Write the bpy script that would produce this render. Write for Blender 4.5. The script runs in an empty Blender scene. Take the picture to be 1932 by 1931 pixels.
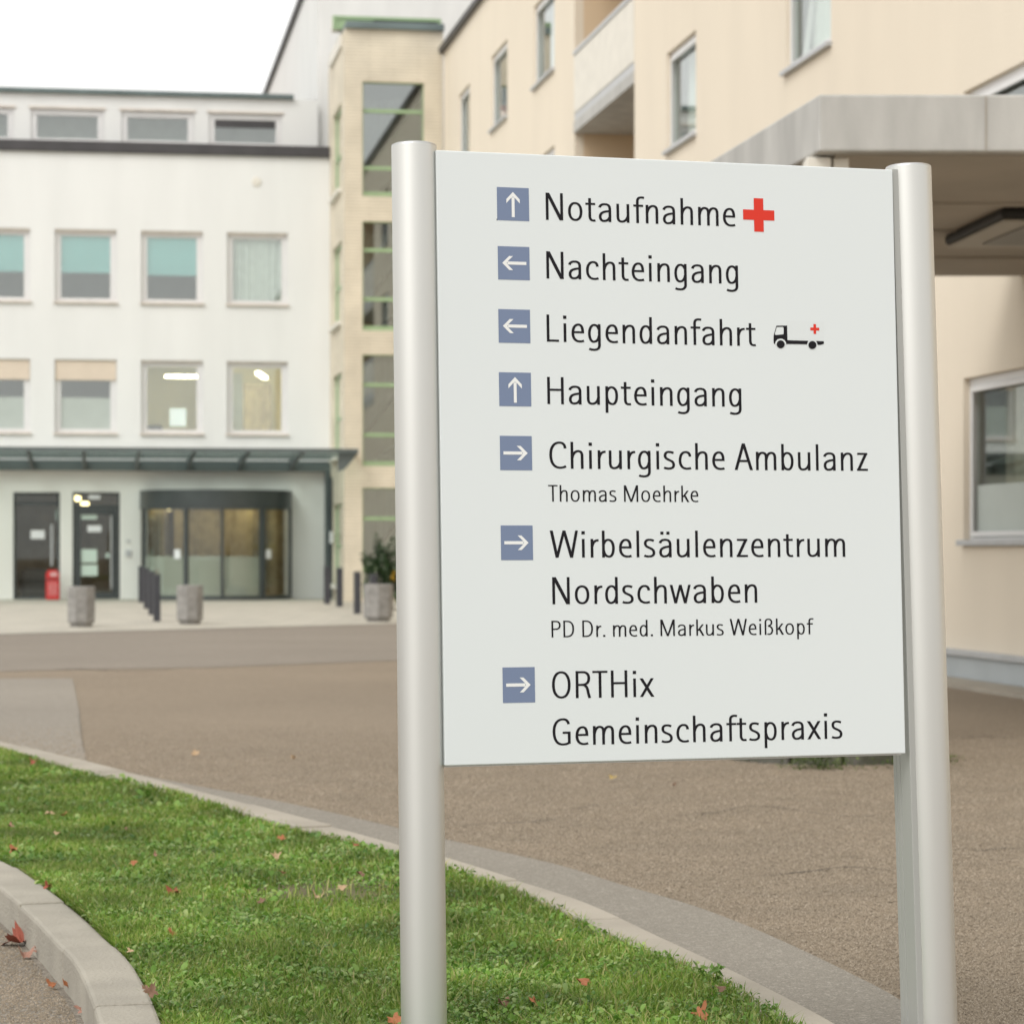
import bpy, bmesh, math, random, re
import numpy as np
from mathutils import Vector, Matrix, Euler
random.seed(7); rng = np.random.default_rng(7)
R = math.radians
SC = bpy.context.scene
COL = SC.collection

# ------------------------------------------------------------------ camera, sky, sun, exposure
F, U0, V0, EYE = 5000.0, 966.0, 1040.0, 1.25      # survey of the photograph: focal length in px, horizon, eye height
cam = bpy.data.cameras.new('camera'); camo = bpy.data.objects.new('camera', cam); COL.objects.link(camo)
camo.location = (0, 0, EYE); camo.rotation_euler = (R(90), 0, 0)
cam.sensor_width = 36; cam.lens = F / 1932 * 36; cam.shift_y = (V0 - 965.5) / 1932
cam.clip_end = 2000; cam.clip_start = .1
cam.dof.use_dof = True; cam.dof.focus_distance = 6.25; cam.dof.aperture_fstop = 6.8; cam.dof.aperture_blades = 9
SC.camera = camo
W = bpy.data.worlds.new('World'); SC.world = W; W.use_nodes = True
wn = W.node_tree.nodes; wl = W.node_tree.links
bg = wn['Background']; sky = wn.new('ShaderNodeTexSky'); sky.sky_type = 'NISHITA'; sky.sun_disc = False
SUN_EL, SUN_AZ = 46, 218
sky.sun_elevation = R(SUN_EL); sky.sun_rotation = R(SUN_AZ); sky.dust_density = 4; sky.ozone_density = 1; sky.air_density = 1
hs = wn.new('ShaderNodeHueSaturation'); hs.inputs['Saturation'].default_value = .10; hs.inputs['Value'].default_value = 1.0
mx = wn.new('ShaderNodeMix'); mx.data_type = 'RGBA'; mx.inputs['Factor'].default_value = .55
mx.inputs[7].default_value = (13.4, 13.3, 12.9, 1)   # even cloud layer
wl.new(sky.outputs[0], hs.inputs['Color']); wl.new(hs.outputs[0], mx.inputs[6]); wl.new(mx.outputs[2], bg.inputs[0])
bg.inputs[1].default_value = .12
sl = bpy.data.lights.new('sun', 'SUN'); sl.energy = .9; sl.angle = R(25); sl.color = (1, .96, .90)
so = bpy.data.objects.new('sun', sl); COL.objects.link(so)
az = R(SUN_AZ)   # clockwise from +Y
sd = Vector((math.sin(az) * math.cos(R(SUN_EL)), math.cos(az) * math.cos(R(SUN_EL)), math.sin(R(SUN_EL))))
so.rotation_euler = sd.to_track_quat('Z', 'Y').to_euler()
SC.view_settings.view_transform = 'Standard'; SC.view_settings.look = 'None'
SC.view_settings.exposure = 0.17; SC.view_settings.gamma = 1

# ------------------------------------------------------------------ materials
def mat(name, c, rough=.7, metal=0, var=.0, vscale=3, bump=0, bscale=60, spec=.5, emit=None, estr=0, c2=None, detail=4, stretch=None):
    m = bpy.data.materials.new(name); m.use_nodes = True
    nt = m.node_tree; n = nt.nodes; l = nt.links; b = n['Principled BSDF']
    b.inputs['Base Color'].default_value = (*c, 1); b.inputs['Roughness'].default_value = rough
    b.inputs['Metallic'].default_value = metal; b.inputs['Specular IOR Level'].default_value = spec
    if emit: b.inputs['Emission Color'].default_value = (*emit, 1); b.inputs['Emission Strength'].default_value = estr
    tc = n.new('ShaderNodeTexCoord')
    if var or c2:
        t = n.new('ShaderNodeTexNoise'); t.inputs['Scale'].default_value = vscale; t.inputs['Detail'].default_value = detail
        if stretch:
            mp = n.new('ShaderNodeMapping'); mp.inputs['Scale'].default_value = stretch; l.new(tc.outputs['Object'], mp.inputs['Vector']); l.new(mp.outputs[0], t.inputs['Vector'])
        else: l.new(tc.outputs['Object'], t.inputs['Vector'])
        r = n.new('ShaderNodeValToRGB'); r.color_ramp.elements[0].position = .32; r.color_ramp.elements[1].position = .68
        d = c2 or tuple(x * (1 - var) for x in c); e = c if c2 else tuple(min(1, x * (1 + var)) for x in c)
        r.color_ramp.elements[0].color = (*d, 1); r.color_ramp.elements[1].color = (*e, 1)
        l.new(t.outputs['Fac'], r.inputs[0]); l.new(r.outputs[0], b.inputs['Base Color'])
    if bump:
        t2 = n.new('ShaderNodeTexNoise'); t2.inputs['Scale'].default_value = bscale; t2.inputs['Detail'].default_value = 3
        l.new(tc.outputs['Object'], t2.inputs['Vector'])
        bp = n.new('ShaderNodeBump'); bp.inputs['Strength'].default_value = bump; bp.inputs['Distance'].default_value = .02
        l.new(t2.outputs['Fac'], bp.inputs['Height']); l.new(bp.outputs[0], b.inputs['Normal'])
    return m
def glassmat(name, tint=(.8, .85, .83), ior=1.5, rough=.01, boost=1.0):
    m = bpy.data.materials.new(name); m.use_nodes = True; nt = m.node_tree; n = nt.nodes; l = nt.links
    n.remove(n['Principled BSDF']); out = n['Material Output']
    tr = n.new('ShaderNodeBsdfTransparent'); tr.inputs[0].default_value = (*tint, 1)
    gl = n.new('ShaderNodeBsdfGlossy'); gl.inputs['Roughness'].default_value = rough; gl.inputs[0].default_value = (.95, .97, .97, 1)
    fr = n.new('ShaderNodeFresnel'); ge = n.new('ShaderNodeNewGeometry'); io = n.new('ShaderNodeMix')   # same index from both sides: a thin pane
    io.inputs[2].default_value = ior; io.inputs[3].default_value = 1 / ior; l.new(ge.outputs['Backfacing'], io.inputs[0]); l.new(io.outputs[0], fr.inputs[0])
    mu = n.new('ShaderNodeMath'); mu.operation = 'MULTIPLY'; mu.inputs[1].default_value = boost; mu.use_clamp = True
    mi = n.new('ShaderNodeMixShader'); l.new(fr.outputs[0], mu.inputs[0]); l.new(mu.outputs[0], mi.inputs[0]); l.new(tr.outputs[0], mi.inputs[1]); l.new(gl.outputs[0], mi.inputs[2])
    l.new(mi.outputs[0], out.inputs[0]); return m
def asphalt(name, base, speck, dark, s1=55, s2=160):
    m = bpy.data.materials.new(name); m.use_nodes = True; nt = m.node_tree; n = nt.nodes; l = nt.links; b = n['Principled BSDF']
    tc = n.new('ShaderNodeTexCoord'); b.inputs['Roughness'].default_value = .85; b.inputs['Specular IOR Level'].default_value = .25
    def noise(sc, det=3):
        t = n.new('ShaderNodeTexNoise'); t.inputs['Scale'].default_value = sc; t.inputs['Detail'].default_value = det; l.new(tc.outputs['Object'], t.inputs['Vector']); return t
    def ramp(src, p0, p1, c0, c1):
        r = n.new('ShaderNodeValToRGB'); e = r.color_ramp.elements; e[0].position = p0; e[1].position = p1; e[0].color = c0; e[1].color = c1; l.new(src, r.inputs[0]); return r
    def mixc(f, a, c, mode='MIX'):
        x = n.new('ShaderNodeMix'); x.data_type = 'RGBA'; x.blend_type = mode
        if isinstance(f, float): x.inputs[0].default_value = f
        else: l.new(f, x.inputs[0])
        l.new(a, x.inputs[6]); l.new(c, x.inputs[7]); return x.outputs[2]
    big = ramp(noise(.35, 5).outputs[0], .3, .7, (*[x * .84 for x in base], 1), (*[x * 1.14 for x in base], 1))
    vo = n.new('ShaderNodeTexVoronoi'); vo.inputs['Scale'].default_value = s1; l.new(tc.outputs['Object'], vo.inputs['Vector'])
    sep = n.new('ShaderNodeSeparateColor'); l.new(vo.outputs['Color'], sep.inputs[0])
    st = ramp(sep.outputs[0], .0, 1., (*dark, 1), (*base, 1)); st.color_ramp.elements.new(.84).color = (*base, 1)
    st.color_ramp.elements[-1].color = (*speck, 1)
    o = mixc(.62, big.outputs[0], st.outputs[0])
    fine = ramp(noise(s2, 2).outputs[0], .35, .65, (.72, .72, .72, 1), (1.25, 1.25, 1.25, 1))
    o = mixc(.8, o, fine.outputs[0], 'MULTIPLY')
    l.new(o, b.inputs['Base Color'])
    bp = n.new('ShaderNodeBump'); bp.inputs['Strength'].default_value = .5; bp.inputs['Distance'].default_value = .006
    l.new(vo.outputs['Distance'], bp.inputs['Height']); l.new(bp.outputs[0], b.inputs['Normal'])
    return m
def tiled(name, c1, c2, mortar, bw, bh, ms, off=.5, bump=.3, axes='xz', rough=.8):
    m = bpy.data.materials.new(name); m.use_nodes = True; nt = m.node_tree; n = nt.nodes; l = nt.links; b = n['Principled BSDF']
    b.inputs['Roughness'].default_value = rough
    tc = n.new('ShaderNodeTexCoord'); sp = n.new('ShaderNodeSeparateXYZ'); cb = n.new('ShaderNodeCombineXYZ'); l.new(tc.outputs['Object'], sp.inputs[0])
    if axes == 'xz':
        ad = n.new('ShaderNodeMath'); l.new(sp.outputs[0], ad.inputs[0]); l.new(sp.outputs[1], ad.inputs[1]); l.new(ad.outputs[0], cb.inputs[0]); l.new(sp.outputs[2], cb.inputs[1])
    else: l.new(sp.outputs[0], cb.inputs[0]); l.new(sp.outputs[1], cb.inputs[1])
    br = n.new('ShaderNodeTexBrick'); l.new(cb.outputs[0], br.inputs['Vector']); br.offset = off
    br.inputs['Scale'].default_value = 1; br.inputs['Brick Width'].default_value = bw; br.inputs['Row Height'].default_value = bh; br.inputs['Mortar Size'].default_value = ms
    br.inputs['Color1'].default_value = (*c1, 1); br.inputs['Color2'].default_value = (*c2, 1); br.inputs['Mortar'].default_value = (*mortar, 1); br.inputs['Mortar Smooth'].default_value = .2
    t = n.new('ShaderNodeTexNoise'); t.inputs['Scale'].default_value = 1.2; t.inputs['Detail'].default_value = 5; l.new(tc.outputs['Object'], t.inputs['Vector'])
    r = n.new('ShaderNodeValToRGB'); r.color_ramp.elements[0].position = .3; r.color_ramp.elements[1].position = .7
    r.color_ramp.elements[0].color = (.86, .86, .86, 1); r.color_ramp.elements[1].color = (1.08, 1.08, 1.08, 1); l.new(t.outputs[0], r.inputs[0])
    x = n.new('ShaderNodeMix'); x.data_type = 'RGBA'; x.blend_type = 'MULTIPLY'; x.inputs[0].default_value = 1; l.new(br.outputs[0], x.inputs[6]); l.new(r.outputs[0], x.inputs[7]); l.new(x.outputs[2], b.inputs['Base Color'])
    bp = n.new('ShaderNodeBump'); bp.inputs['Strength'].default_value = bump; bp.inputs['Distance'].default_value = .01; bp.invert = True
    l.new(br.outputs['Fac'], bp.inputs['Height']); l.new(bp.outputs[0], b.inputs['Normal']); return m
def leafmat(name, cols, rough=.5, trans=.25, patch=1.0):
    m = bpy.data.materials.new(name); m.use_nodes = True; nt = m.node_tree; n = nt.nodes; l = nt.links; b = n['Principled BSDF']
    g = n.new('ShaderNodeNewGeometry'); r = n.new('ShaderNodeValToRGB'); l.new(g.outputs['Random Per Island'], r.inputs[0])
    e = r.color_ramp.elements
    while len(e) < len(cols): e.new(.5)
    for i, c in enumerate(cols): e[i].position = i / (len(cols) - 1); e[i].color = (*c, 1)
    tc = n.new('ShaderNodeTexCoord'); t = n.new('ShaderNodeTexNoise'); t.inputs['Scale'].default_value = 2.2; t.inputs['Detail'].default_value = 5; l.new(tc.outputs['Object'], t.inputs['Vector'])
    r2 = n.new('ShaderNodeValToRGB'); r2.color_ramp.elements[0].position = .33; r2.color_ramp.elements[1].position = .66
    r2.color_ramp.elements[0].color = (.60, .63, .60, 1); r2.color_ramp.elements[1].color = (1.28, 1.26, 1.2, 1); l.new(t.outputs[0], r2.inputs[0])
    x = n.new('ShaderNodeMix'); x.data_type = 'RGBA'; x.blend_type = 'MULTIPLY'; x.inputs[0].default_value = patch; l.new(r.outputs[0], x.inputs[6]); l.new(r2.outputs[0], x.inputs[7])
    l.new(x.outputs[2], b.inputs['Base Color']); b.inputs['Roughness'].default_value = rough; b.inputs['Specular IOR Level'].default_value = .35
    tl = n.new('ShaderNodeBsdfTranslucent'); l.new(x.outputs[2], tl.inputs[0]); mi = n.new('ShaderNodeMixShader'); mi.inputs[0].default_value = trans
    l.new(b.outputs[0], mi.inputs[1]); l.new(tl.outputs[0], mi.inputs[2]); l.new(mi.outputs[0], n['Material Output'].inputs[0]); return m

M = dict(
    plaster=mat('white_plaster', (.785, .79, .775), .85, var=.03, vscale=1.0, stretch=(1.4, 1.4, .22), detail=7, bump=.15, bscale=40),
    plaster_grey=mat('grey_white_plaster', (.83, .825, .785), .85, var=.03, vscale=.6, bump=.15, bscale=40),
    plaster_old=mat('stained_white_plaster', (.77, .765, .745), .85, var=.05, vscale=1.0, stretch=(2, 2, .5), bump=.15, bscale=30),
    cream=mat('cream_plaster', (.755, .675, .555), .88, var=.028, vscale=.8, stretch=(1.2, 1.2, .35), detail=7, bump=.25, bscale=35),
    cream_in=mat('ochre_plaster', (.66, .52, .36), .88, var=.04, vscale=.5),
    brick=tiled('cream_brick', (.74, .675, .55), (.71, .645, .52), (.50, .44, .34), 1.15, .075, .010, bump=.4),
    coping=mat('pale_coping', (.74, .71, .64), .8, var=.05, vscale=3),
    dark=mat('dark_roof_sheet', (.055, .052, .055), .5, var=.15, vscale=2),
    zinc=mat('zinc_roof_edge', (.13, .17, .17), .45, var=.15, vscale=2),
    steel=mat('anthracite_steel', (.055, .064, .066), .4, var=.1, vscale=3),
    steel2=mat('slate_grey_steel', (.095, .115, .115), .4, var=.1, vscale=3),
    post_dark=mat('anthracite_bollard', (.045, .046, .055), .45, var=.12, vscale=6),
    green=mat('green_frame', (.30, .42, .24), .45, var=.06, vscale=4),
    frame=mat('white_window_frame', (.72, .715, .71), .4, var=.02, vscale=5),
    frame_grey=mat('grey_window_frame', (.50, .51, .52), .4, var=.04, vscale=5),
    sill=mat('stone_sill', (.62, .56, .5), .7, var=.1, vscale=5),
    sill_metal=mat('metal_sill', (.45, .46, .47), .4, var=.06, vscale=5),
    glass=glassmat('window_glass', (.94, .97, .955), 1.5, boost=3.4), glass_sky=glassmat('bright_glass', (.86, .9, .88), 1.5, boost=4.6),
    glass_dark=glassmat('dark_glass', (.92, .95, .93), 1.5, boost=1.2),
    canopy_glass=glassmat('tinted_canopy_glass', (.88, .95, .93), 1.5, boost=.7),
    frost=mat('frosted_glass', (.46, .51, .48), .35, var=.03, vscale=3),
    frost_warm=mat('frosted_film', (.40, .395, .35), .4, var=.04, vscale=2),
    teal=mat('teal_roller_blind', (.265, .56, .56), .8, var=.03, vscale=2),
    beige=mat('beige_shutter', (.70, .60, .49), .7, var=.03, vscale=3),
    curtain=mat('pale_curtain', (.66, .69, .65), .9, var=.06, vscale=5),
    curtain_warm=mat('sand_curtain', (.42, .38, .30), .9, var=.2, vscale=5),
    room=mat('room_wall', (.66, .68, .64), .9, var=.05, vscale=1),
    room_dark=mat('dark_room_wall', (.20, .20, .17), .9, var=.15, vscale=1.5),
    room_warm=mat('warm_room_wall', (.78, .76, .64), .9, var=.05, vscale=1),
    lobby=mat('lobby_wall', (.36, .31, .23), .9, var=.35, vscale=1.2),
    tube=mat('lit_tube', (1, .95, .8), .5, emit=(1, .86, .55), estr=22),
    spot=mat('lit_spot', (1, .9, .6), .5, emit=(1, .78, .38), estr=6),
    screen=mat('lit_screen', (.9, .9, .9), .5, emit=(.85, 1, .97), estr=.5),
    paper=mat('paper', (.82, .83, .84), .8), paper_green=mat('pale_green_paper', (.62, .74, .66), .8),
    concrete=mat('weathered_concrete', (.455, .45, .43), .85, var=.14, vscale=1.2, stretch=(3, 3, .8), bump=.06, bscale=45, detail=8),
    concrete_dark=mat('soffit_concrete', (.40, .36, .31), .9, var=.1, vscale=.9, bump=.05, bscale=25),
    pot=mat('exposed_aggregate', (.275, .265, .25), .9, var=.2, vscale=9, bump=.5, bscale=60, detail=8),
    stone=mat('mossy_stone', (.12, .115, .10), .95, c2=(.06, .065, .04), vscale=7, bump=.6, bscale=18, detail=8),  # stone colour set darker to stand in for shade under the canopy
    plinth=mat('grey_plinth', (.42, .455, .47), .6, var=.05, vscale=2),
    alu=mat('satin_aluminium', (.66, .66, .635), .47, metal=1, var=.02, vscale=3, stretch=(6, 6, .6)),
    rail=mat('grey_anodised_rail', (.40, .405, .385), .5, metal=.3),
    alu_cap=mat('aluminium_cap', (.55, .55, .54), .4, metal=1),
    signwhite=mat('white_sign_panel', (.70, .742, .748), .42, var=.006, vscale=1.5),
    ink=mat('black_lettering', (.014, .013, .016), .7, spec=.15), arrowblue=mat('slate_blue_film', (.165, .215, .335), .45),
    arrowwhite=mat('white_film', (.80, .81, .80), .45), red=mat('red_film', (.68, .04, .022), .55, spec=.25),
    redbox=mat('red_plastic', (.62, .02, .02), .35), redprint=mat('white_print', (.75, .45, .45), .5),
    kerb=mat('kerb_concrete', (.335, .31, .26), .9, var=.12, vscale=3.5, bump=.35, bscale=90, detail=9),
    kerb_far=mat('flush_kerb_concrete', (.36, .325, .27), .9, var=.1, vscale=3, bump=.3, bscale=90, detail=9),
    soil=mat('lawn_soil', (.09, .10, .035), .95, c2=(.17, .13, .075), vscale=4, bump=.5, bscale=60),
    wood=mat('brown_stem', (.09, .06, .035), .9), black=mat('black_housing', (.012, .011, .010), .6),
    lampgrey=mat('lamp_diffuser', (.24, .225, .2), .5), lamprim=mat('lamp_rim', (.42, .39, .34), .6),
    asphalt=asphalt('brown_grey_asphalt', (.27, .218, .160), (.46, .385, .29), (.15, .117, .085), 110, 230),
    asphalt_far=asphalt('lilac_grey_asphalt', (.255, .222, .185), (.36, .32, .27), (.18, .156, .13), 80),
    asphalt_band=asphalt('smooth_grey_asphalt', (.265, .243, .207), (.40, .37, .32), (.185, .168, .142), 110),
    asphalt_path=asphalt('grey_path_asphalt', (.24, .212, .175), (.42, .38, .32), (.14, .12, .096), 100),
    patch=asphalt('pale_patch_asphalt', (.285, .255, .215), (.38, .345, .30), (.22, .198, .168), 70),
    paving=tiled('pale_paving', (.47, .44, .375), (.43, .405, .345), (.33, .31, .265), .62, .4, .012, bump=.2, axes='xy'),
    crack=mat('dark_crack', (.06, .05, .042), .95),
    grass=leafmat('grass_blades', [(.09, .18, .022), (.155, .275, .036), (.215, .345, .05), (.30, .395, .085), (.50, .44, .22)], .5, .42),
    clover=leafmat('broad_leaves', [(.07, .17, .022), (.125, .255, .036), (.185, .34, .06), (.26, .40, .10), (.38, .46, .19)], .33, .36),
    moss=leafmat('moss', [(.05, .085, .018), (.09, .13, .03), (.13, .17, .05)], .8, .1),
    grit=leafmat('asphalt_grit', [(.17, .137, .10), (.23, .188, .138), (.26, .212, .155), (.27, .222, .17), (.36, .305, .24)], .9, 0, .25),
    shrubleaf=leafmat('shrub_leaves', [(.018, .04, .016), (.03, .065, .022), (.05, .09, .035)], .35, .15),
)
# ------------------------------------------------------------------ mesh helpers
class MB:
    def __init__(s): s.v = []; s.f = []
    def poly(s, pts): i = len(s.v); s.v += [tuple(p) for p in pts]; s.f.append(tuple(range(i, i + len(pts)))); return s
    def box(s, x0, x1, y0, y1, z0, z1):
        i = len(s.v); s.v += [(x, y, z) for z in (z0, z1) for y in (y0, y1) for x in (x0, x1)]
        s.f += [tuple(i + k for k in q) for q in ((0, 2, 3, 1), (4, 5, 7, 6), (0, 1, 5, 4), (2, 6, 7, 3), (0, 4, 6, 2), (1, 3, 7, 5))]; return s
    def prism(s, pts, z0, z1):
        n = len(pts); i = len(s.v)
        zz0 = z0 if hasattr(z0, '__len__') else [z0] * n; zz1 = z1 if hasattr(z1, '__len__') else [z1] * n
        s.v += [(p[0], p[1], zz0[k]) for k, p in enumerate(pts)] + [(p[0], p[1], zz1[k]) for k, p in enumerate(pts)]
        s.f += [tuple(range(i + n - 1, i - 1, -1)), tuple(range(i + n, i + 2 * n))] + [(i + k, i + (k + 1) % n, i + n + (k + 1) % n, i + n + k) for k in range(n)]; return s
    def lathe(s, prof, seg=32, cx=0, cy=0, a0=0, a1=2 * math.pi, rot=0):
        full = abs(a1 - a0 - 2 * math.pi) < 1e-6; n = seg if full else seg + 1; i = len(s.v)
        for (r, z) in prof:
            for k in range(n):
                a = rot + a0 + (a1 - a0) * k / seg; s.v.append((cx + r * math.cos(a), cy + r * math.sin(a), z))
        for j in range(len(prof) - 1):
            for k in range(seg):
                k2 = (k + 1) % n; s.f.append((i + j * n + k, i + j * n + k2, i + (j + 1) * n + k2, i + (j + 1) * n + k))
        return s
    def build(s, name, m, parent=None, bevel=0, smooth=False, loc=None, seg=2):
        me = bpy.data.meshes.new(name); me.from_pydata(s.v, [], s.f); me.materials.append(m)
        bm = bmesh.new(); bm.from_mesh(me); bmesh.ops.recalc_face_normals(bm, faces=bm.faces[:]) if not getattr(s, 'keep', False) else None; bm.to_mesh(me); bm.free()
        if smooth:
            for p in me.polygons: p.use_smooth = True
        o = bpy.data.objects.new(name, me); COL.objects.link(o); o.parent = parent
        if loc: o.location = loc
        if bevel:
            b = o.modifiers.new('bevel', 'BEVEL'); b.width = bevel; b.segments = seg; b.limit_method = 'ANGLE'; b.angle_limit = R(40)
        return o
def tag(o, label=None, cat=None, group=None, kind=None):
    for k, v in (('label', label), ('category', cat), ('group', group), ('kind', kind)):
        if v: o[k] = v
    return o
def thing(name, label, cat, loc=(0, 0, 0), rot=(0, 0, 0), group=None):
    o = bpy.data.objects.new(name, None); COL.objects.link(o); o.location = loc; o.rotation_euler = rot; o.empty_display_size = .2
    return tag(o, label, cat, group)
def B(x0, x1, y0, y1, z0, z1): return MB().box(x0, x1, y0, y1, z0, z1)
def g(u, v, z=0.0):      # survey point on the ground at height z
    D = (EYE - z) * F / (v - V0); return ((u - U0) / F * D, D)
class Plane:             # a facade: x along, y into the building, z up
    def __init__(s, O, ang): s.O = Vector((O[0], O[1])); s.a = ang; s.ex = Vector((math.cos(ang), math.sin(ang))); s.ey = Vector((-math.sin(ang), math.cos(ang)))
    def p(s, u, v, n=0.0):
        d = Vector(((u - U0) / F, 1.0)); t = (s.O.dot(s.ey) + n) / d.dot(s.ey); q = d * t - s.O
        return q.dot(s.ex), EYE + (V0 - v) / F * t
    def x(s, u, n=0.0): return s.p(u, 0, n)[0]
    def rect(s, u0, u1, v0, v1, n=0.0):   # u/v of left/right, top/bottom at mid
        x0 = s.x(u0, n); x1 = s.x(u1, n); zt = s.p((u0 + u1) / 2, v0, n)[1]; zb = s.p((u0 + u1) / 2, v1, n)[1]; return x0, x1, zb, zt
def wall(mb, x0, x1, z0, z1, holes, depth, y=0.0):   # front face with openings and their reveals
    xs = sorted({x0, x1, *[h[0] for h in holes], *[h[1] for h in holes]}); zs = sorted({z0, z1, *[h[2] for h in holes], *[h[3] for h in holes]})
    xs = [a for a in xs if x0 - 1e-6 <= a <= x1 + 1e-6]; zs = [a for a in zs if z0 - 1e-6 <= a <= z1 + 1e-6]
    for a, b in zip(xs, xs[1:]):
        for c, d in zip(zs, zs[1:]):
            mx_, mz = (a + b) / 2, (c + d) / 2
            if any(h[0] < mx_ < h[1] and h[2] < mz < h[3] for h in holes): continue
            mb.poly([(a, y, c), (b, y, c), (b, y, d), (a, y, d)])
    for h in holes:
        a, b, c, d = h[:4]; a, b, c, d = max(a, x0), min(b, x1), max(c, z0), min(d, z1); e = y + depth
        mb.poly([(a, y, c), (a, e, c), (a, e, d), (a, y, d)]); mb.poly([(b, y, c), (b, y, d), (b, e, d), (b, e, c)])
        mb.poly([(a, y, d), (a, e, d), (b, e, d), (b, y, d)]); mb.poly([(a, y, c), (b, y, c), (b, e, c), (a, e, c)])
    return mb
def ring(mb, x0, x1, z0, z1, w, y0, y1, bars=()):
    mb.box(x0, x1, y0, y1, z1 - w, z1); mb.box(x0, x1, y0, y1, z0, z0 + w); mb.box(x0, x0 + w, y0, y1, z0 + w, z1 - w); mb.box(x1 - w, x1, y0, y1, z0 + w, z1 - w)
    for z, h in bars: mb.box(x0 + w, x1 - w, y0, y1, z - h / 2, z + h / 2)
    return mb
def room(x0, x1, y0, y1, z0, z1):
    m = MB(); m.poly([(x0, y1, z0), (x1, y1, z0), (x1, y1, z1), (x0, y1, z1)]); m.poly([(x0, y0, z0), (x0, y1, z0), (x0, y1, z1), (x0, y0, z1)])
    m.poly([(x1, y0, z0), (x1, y1, z0), (x1, y1, z1), (x1, y0, z1)]); m.poly([(x0, y0, z0), (x1, y0, z0), (x1, y1, z0), (x0, y1, z0)]); m.poly([(x0, y0, z1), (x1, y0, z1), (x1, y1, z1), (x0, y1, z1)])
    return m
def wavy(x0, x1, y, z0, z1, amp=.04, per=.16):
    m = MB(); n = max(4, int((x1 - x0) / per * 6)); pts = []
    for k in range(n + 1):
        x = x0 + (x1 - x0) * k / n; pts.append((x, y + amp * math.sin(x / per * 6.28) * (.6 + .4 * math.sin(x * 7))))
    for a, b in zip(pts, pts[1:]): m.poly([(a[0], a[1], z0), (b[0], b[1], z0), (b[0], b[1], z1), (a[0], a[1], z1)])
    return m
def window(parent, r, depth, fm, fw=.07, bars=(), glass='glass', roomm='room', rd=2.6, sill=None, sillm='sill'):
    x0, x1, z0, z1 = r
    w = ring(MB(), x0, x1, z0, z1, fw, depth - .05, depth + .03, bars).build('window', M[fm], parent, .006)
    B(x0 + fw * .5, x1 - fw * .5, depth - .006, depth + .002, z0 + fw * .5, z1 - fw * .5).build('pane', M[glass], w)
    room(x0 - .25, x1 + .25, depth + .04, depth + rd, z0 - .5, z1 + .15).build('interior', M[roomm], w)
    if sill: B(x0 - .03, x1 + .03, -sill, depth - .051, z0 + .004, z0 + .06).build('sill', M[sillm], w, .006)
    return w

# ------------------------------------------------------------------ ground, forecourt, plaza, lawn, kerbs
def struct(o): o['kind'] = 'structure'; return o
struct(MB().poly([(-600, -300, 0), (600, -300, 0), (600, 900, 0), (-600, 900, 0)]).build('ground', M['asphalt']))
def sheet(name, pts, z, m): return struct(MB().poly([(p[0], p[1], z) for p in pts]).build(name, m))
PF = Plane((((645 - U0) / F) * 65, 65), R(9.0))          # white facade
plz_a = g(0, 1197); plz_b = g(760, 1177)
dv = (Vector(plz_b) - Vector(plz_a)); 
far_l = Vector(plz_a) - dv * 2; far_r = Vector(plz_b) + dv * .55
# far asphalt course, then the plaza rising gently to the door sill
fa = [tuple(Vector(g(90, 1264)) - (Vector(g(740, 1246)) - Vector(g(90, 1264))) * 2), g(90, 1264), g(400, 1259), g(740, 1246), g(1000, 1243), tuple(far_r), tuple(far_l)]
sheet('road', fa, .004, M['asphalt_far'])
bk = lambda s: tuple(PF.O + PF.ex * s + PF.ey * .3)
pz = MB(); p4 = [(*far_l, .012), (*far_r, .012), (*bk(9), .1), (*bk(-26), .1)]; pz.poly(p4)
struct(pz.build('plaza_pavement', M['paving']))
sheet('pavement_patch', [g(-300, 1282), g(137, 1280), g(143, 1310), g(150, 1345), g(154, 1390), g(163, 1440), g(0, 1412), g(-300, 1350)], .005, M['patch'])
def smooth(pts, step=.12):
    P = [Vector(p) for p in pts]; P = [P[0] * 2 - P[1]] + P + [P[-1] * 2 - P[-2]]; out = []
    for a, b, c, d in zip(P, P[1:], P[2:], P[3:]):
        n = max(2, int((c - b).length / step))
        for k in range(n):
            t = k / n; out.append(.5 * (2 * b + (c - a) * t + (2 * a - 5 * b + 4 * c - d) * t * t + (3 * b - a - 3 * c + d) * t ** 3))
    out.append(P[-2]); return out
def offset(pl, w):
    o = []
    for i, p in enumerate(pl):
        t = (pl[min(i + 1, len(pl) - 1)] - pl[max(i - 1, 0)]).normalized(); o.append(p + Vector((-t.y, t.x)) * w)
    return o
LZ = .10
far_out = smooth([g(u, v, LZ) for u, v in [(-500, 1290), (-240, 1343), (0, 1397), (150, 1432), (430, 1505), (740, 1587), (985, 1661), (1109, 1701), (1245, 1763), (1411, 1840), (1585, 1931), (1730, 2030), (1900, 2200), (2200, 2600)]])
near_in = smooth([g(u, v, LZ + .02) for u, v in [(-360, 1535), (-150, 1570), (0, 1619), (68, 1659), (149, 1720), (199, 1766), (245, 1810), (282, 1872), (307, 1931), (325, 2010), (335, 2200), (340, 2600)]])
far_in = [p + (q - p) * min(1.7, max(1, p.y / 9.5)) for p, q in zip(far_out, offset(far_out, -.13))]
near_out = offset(near_in, -.15)
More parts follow.
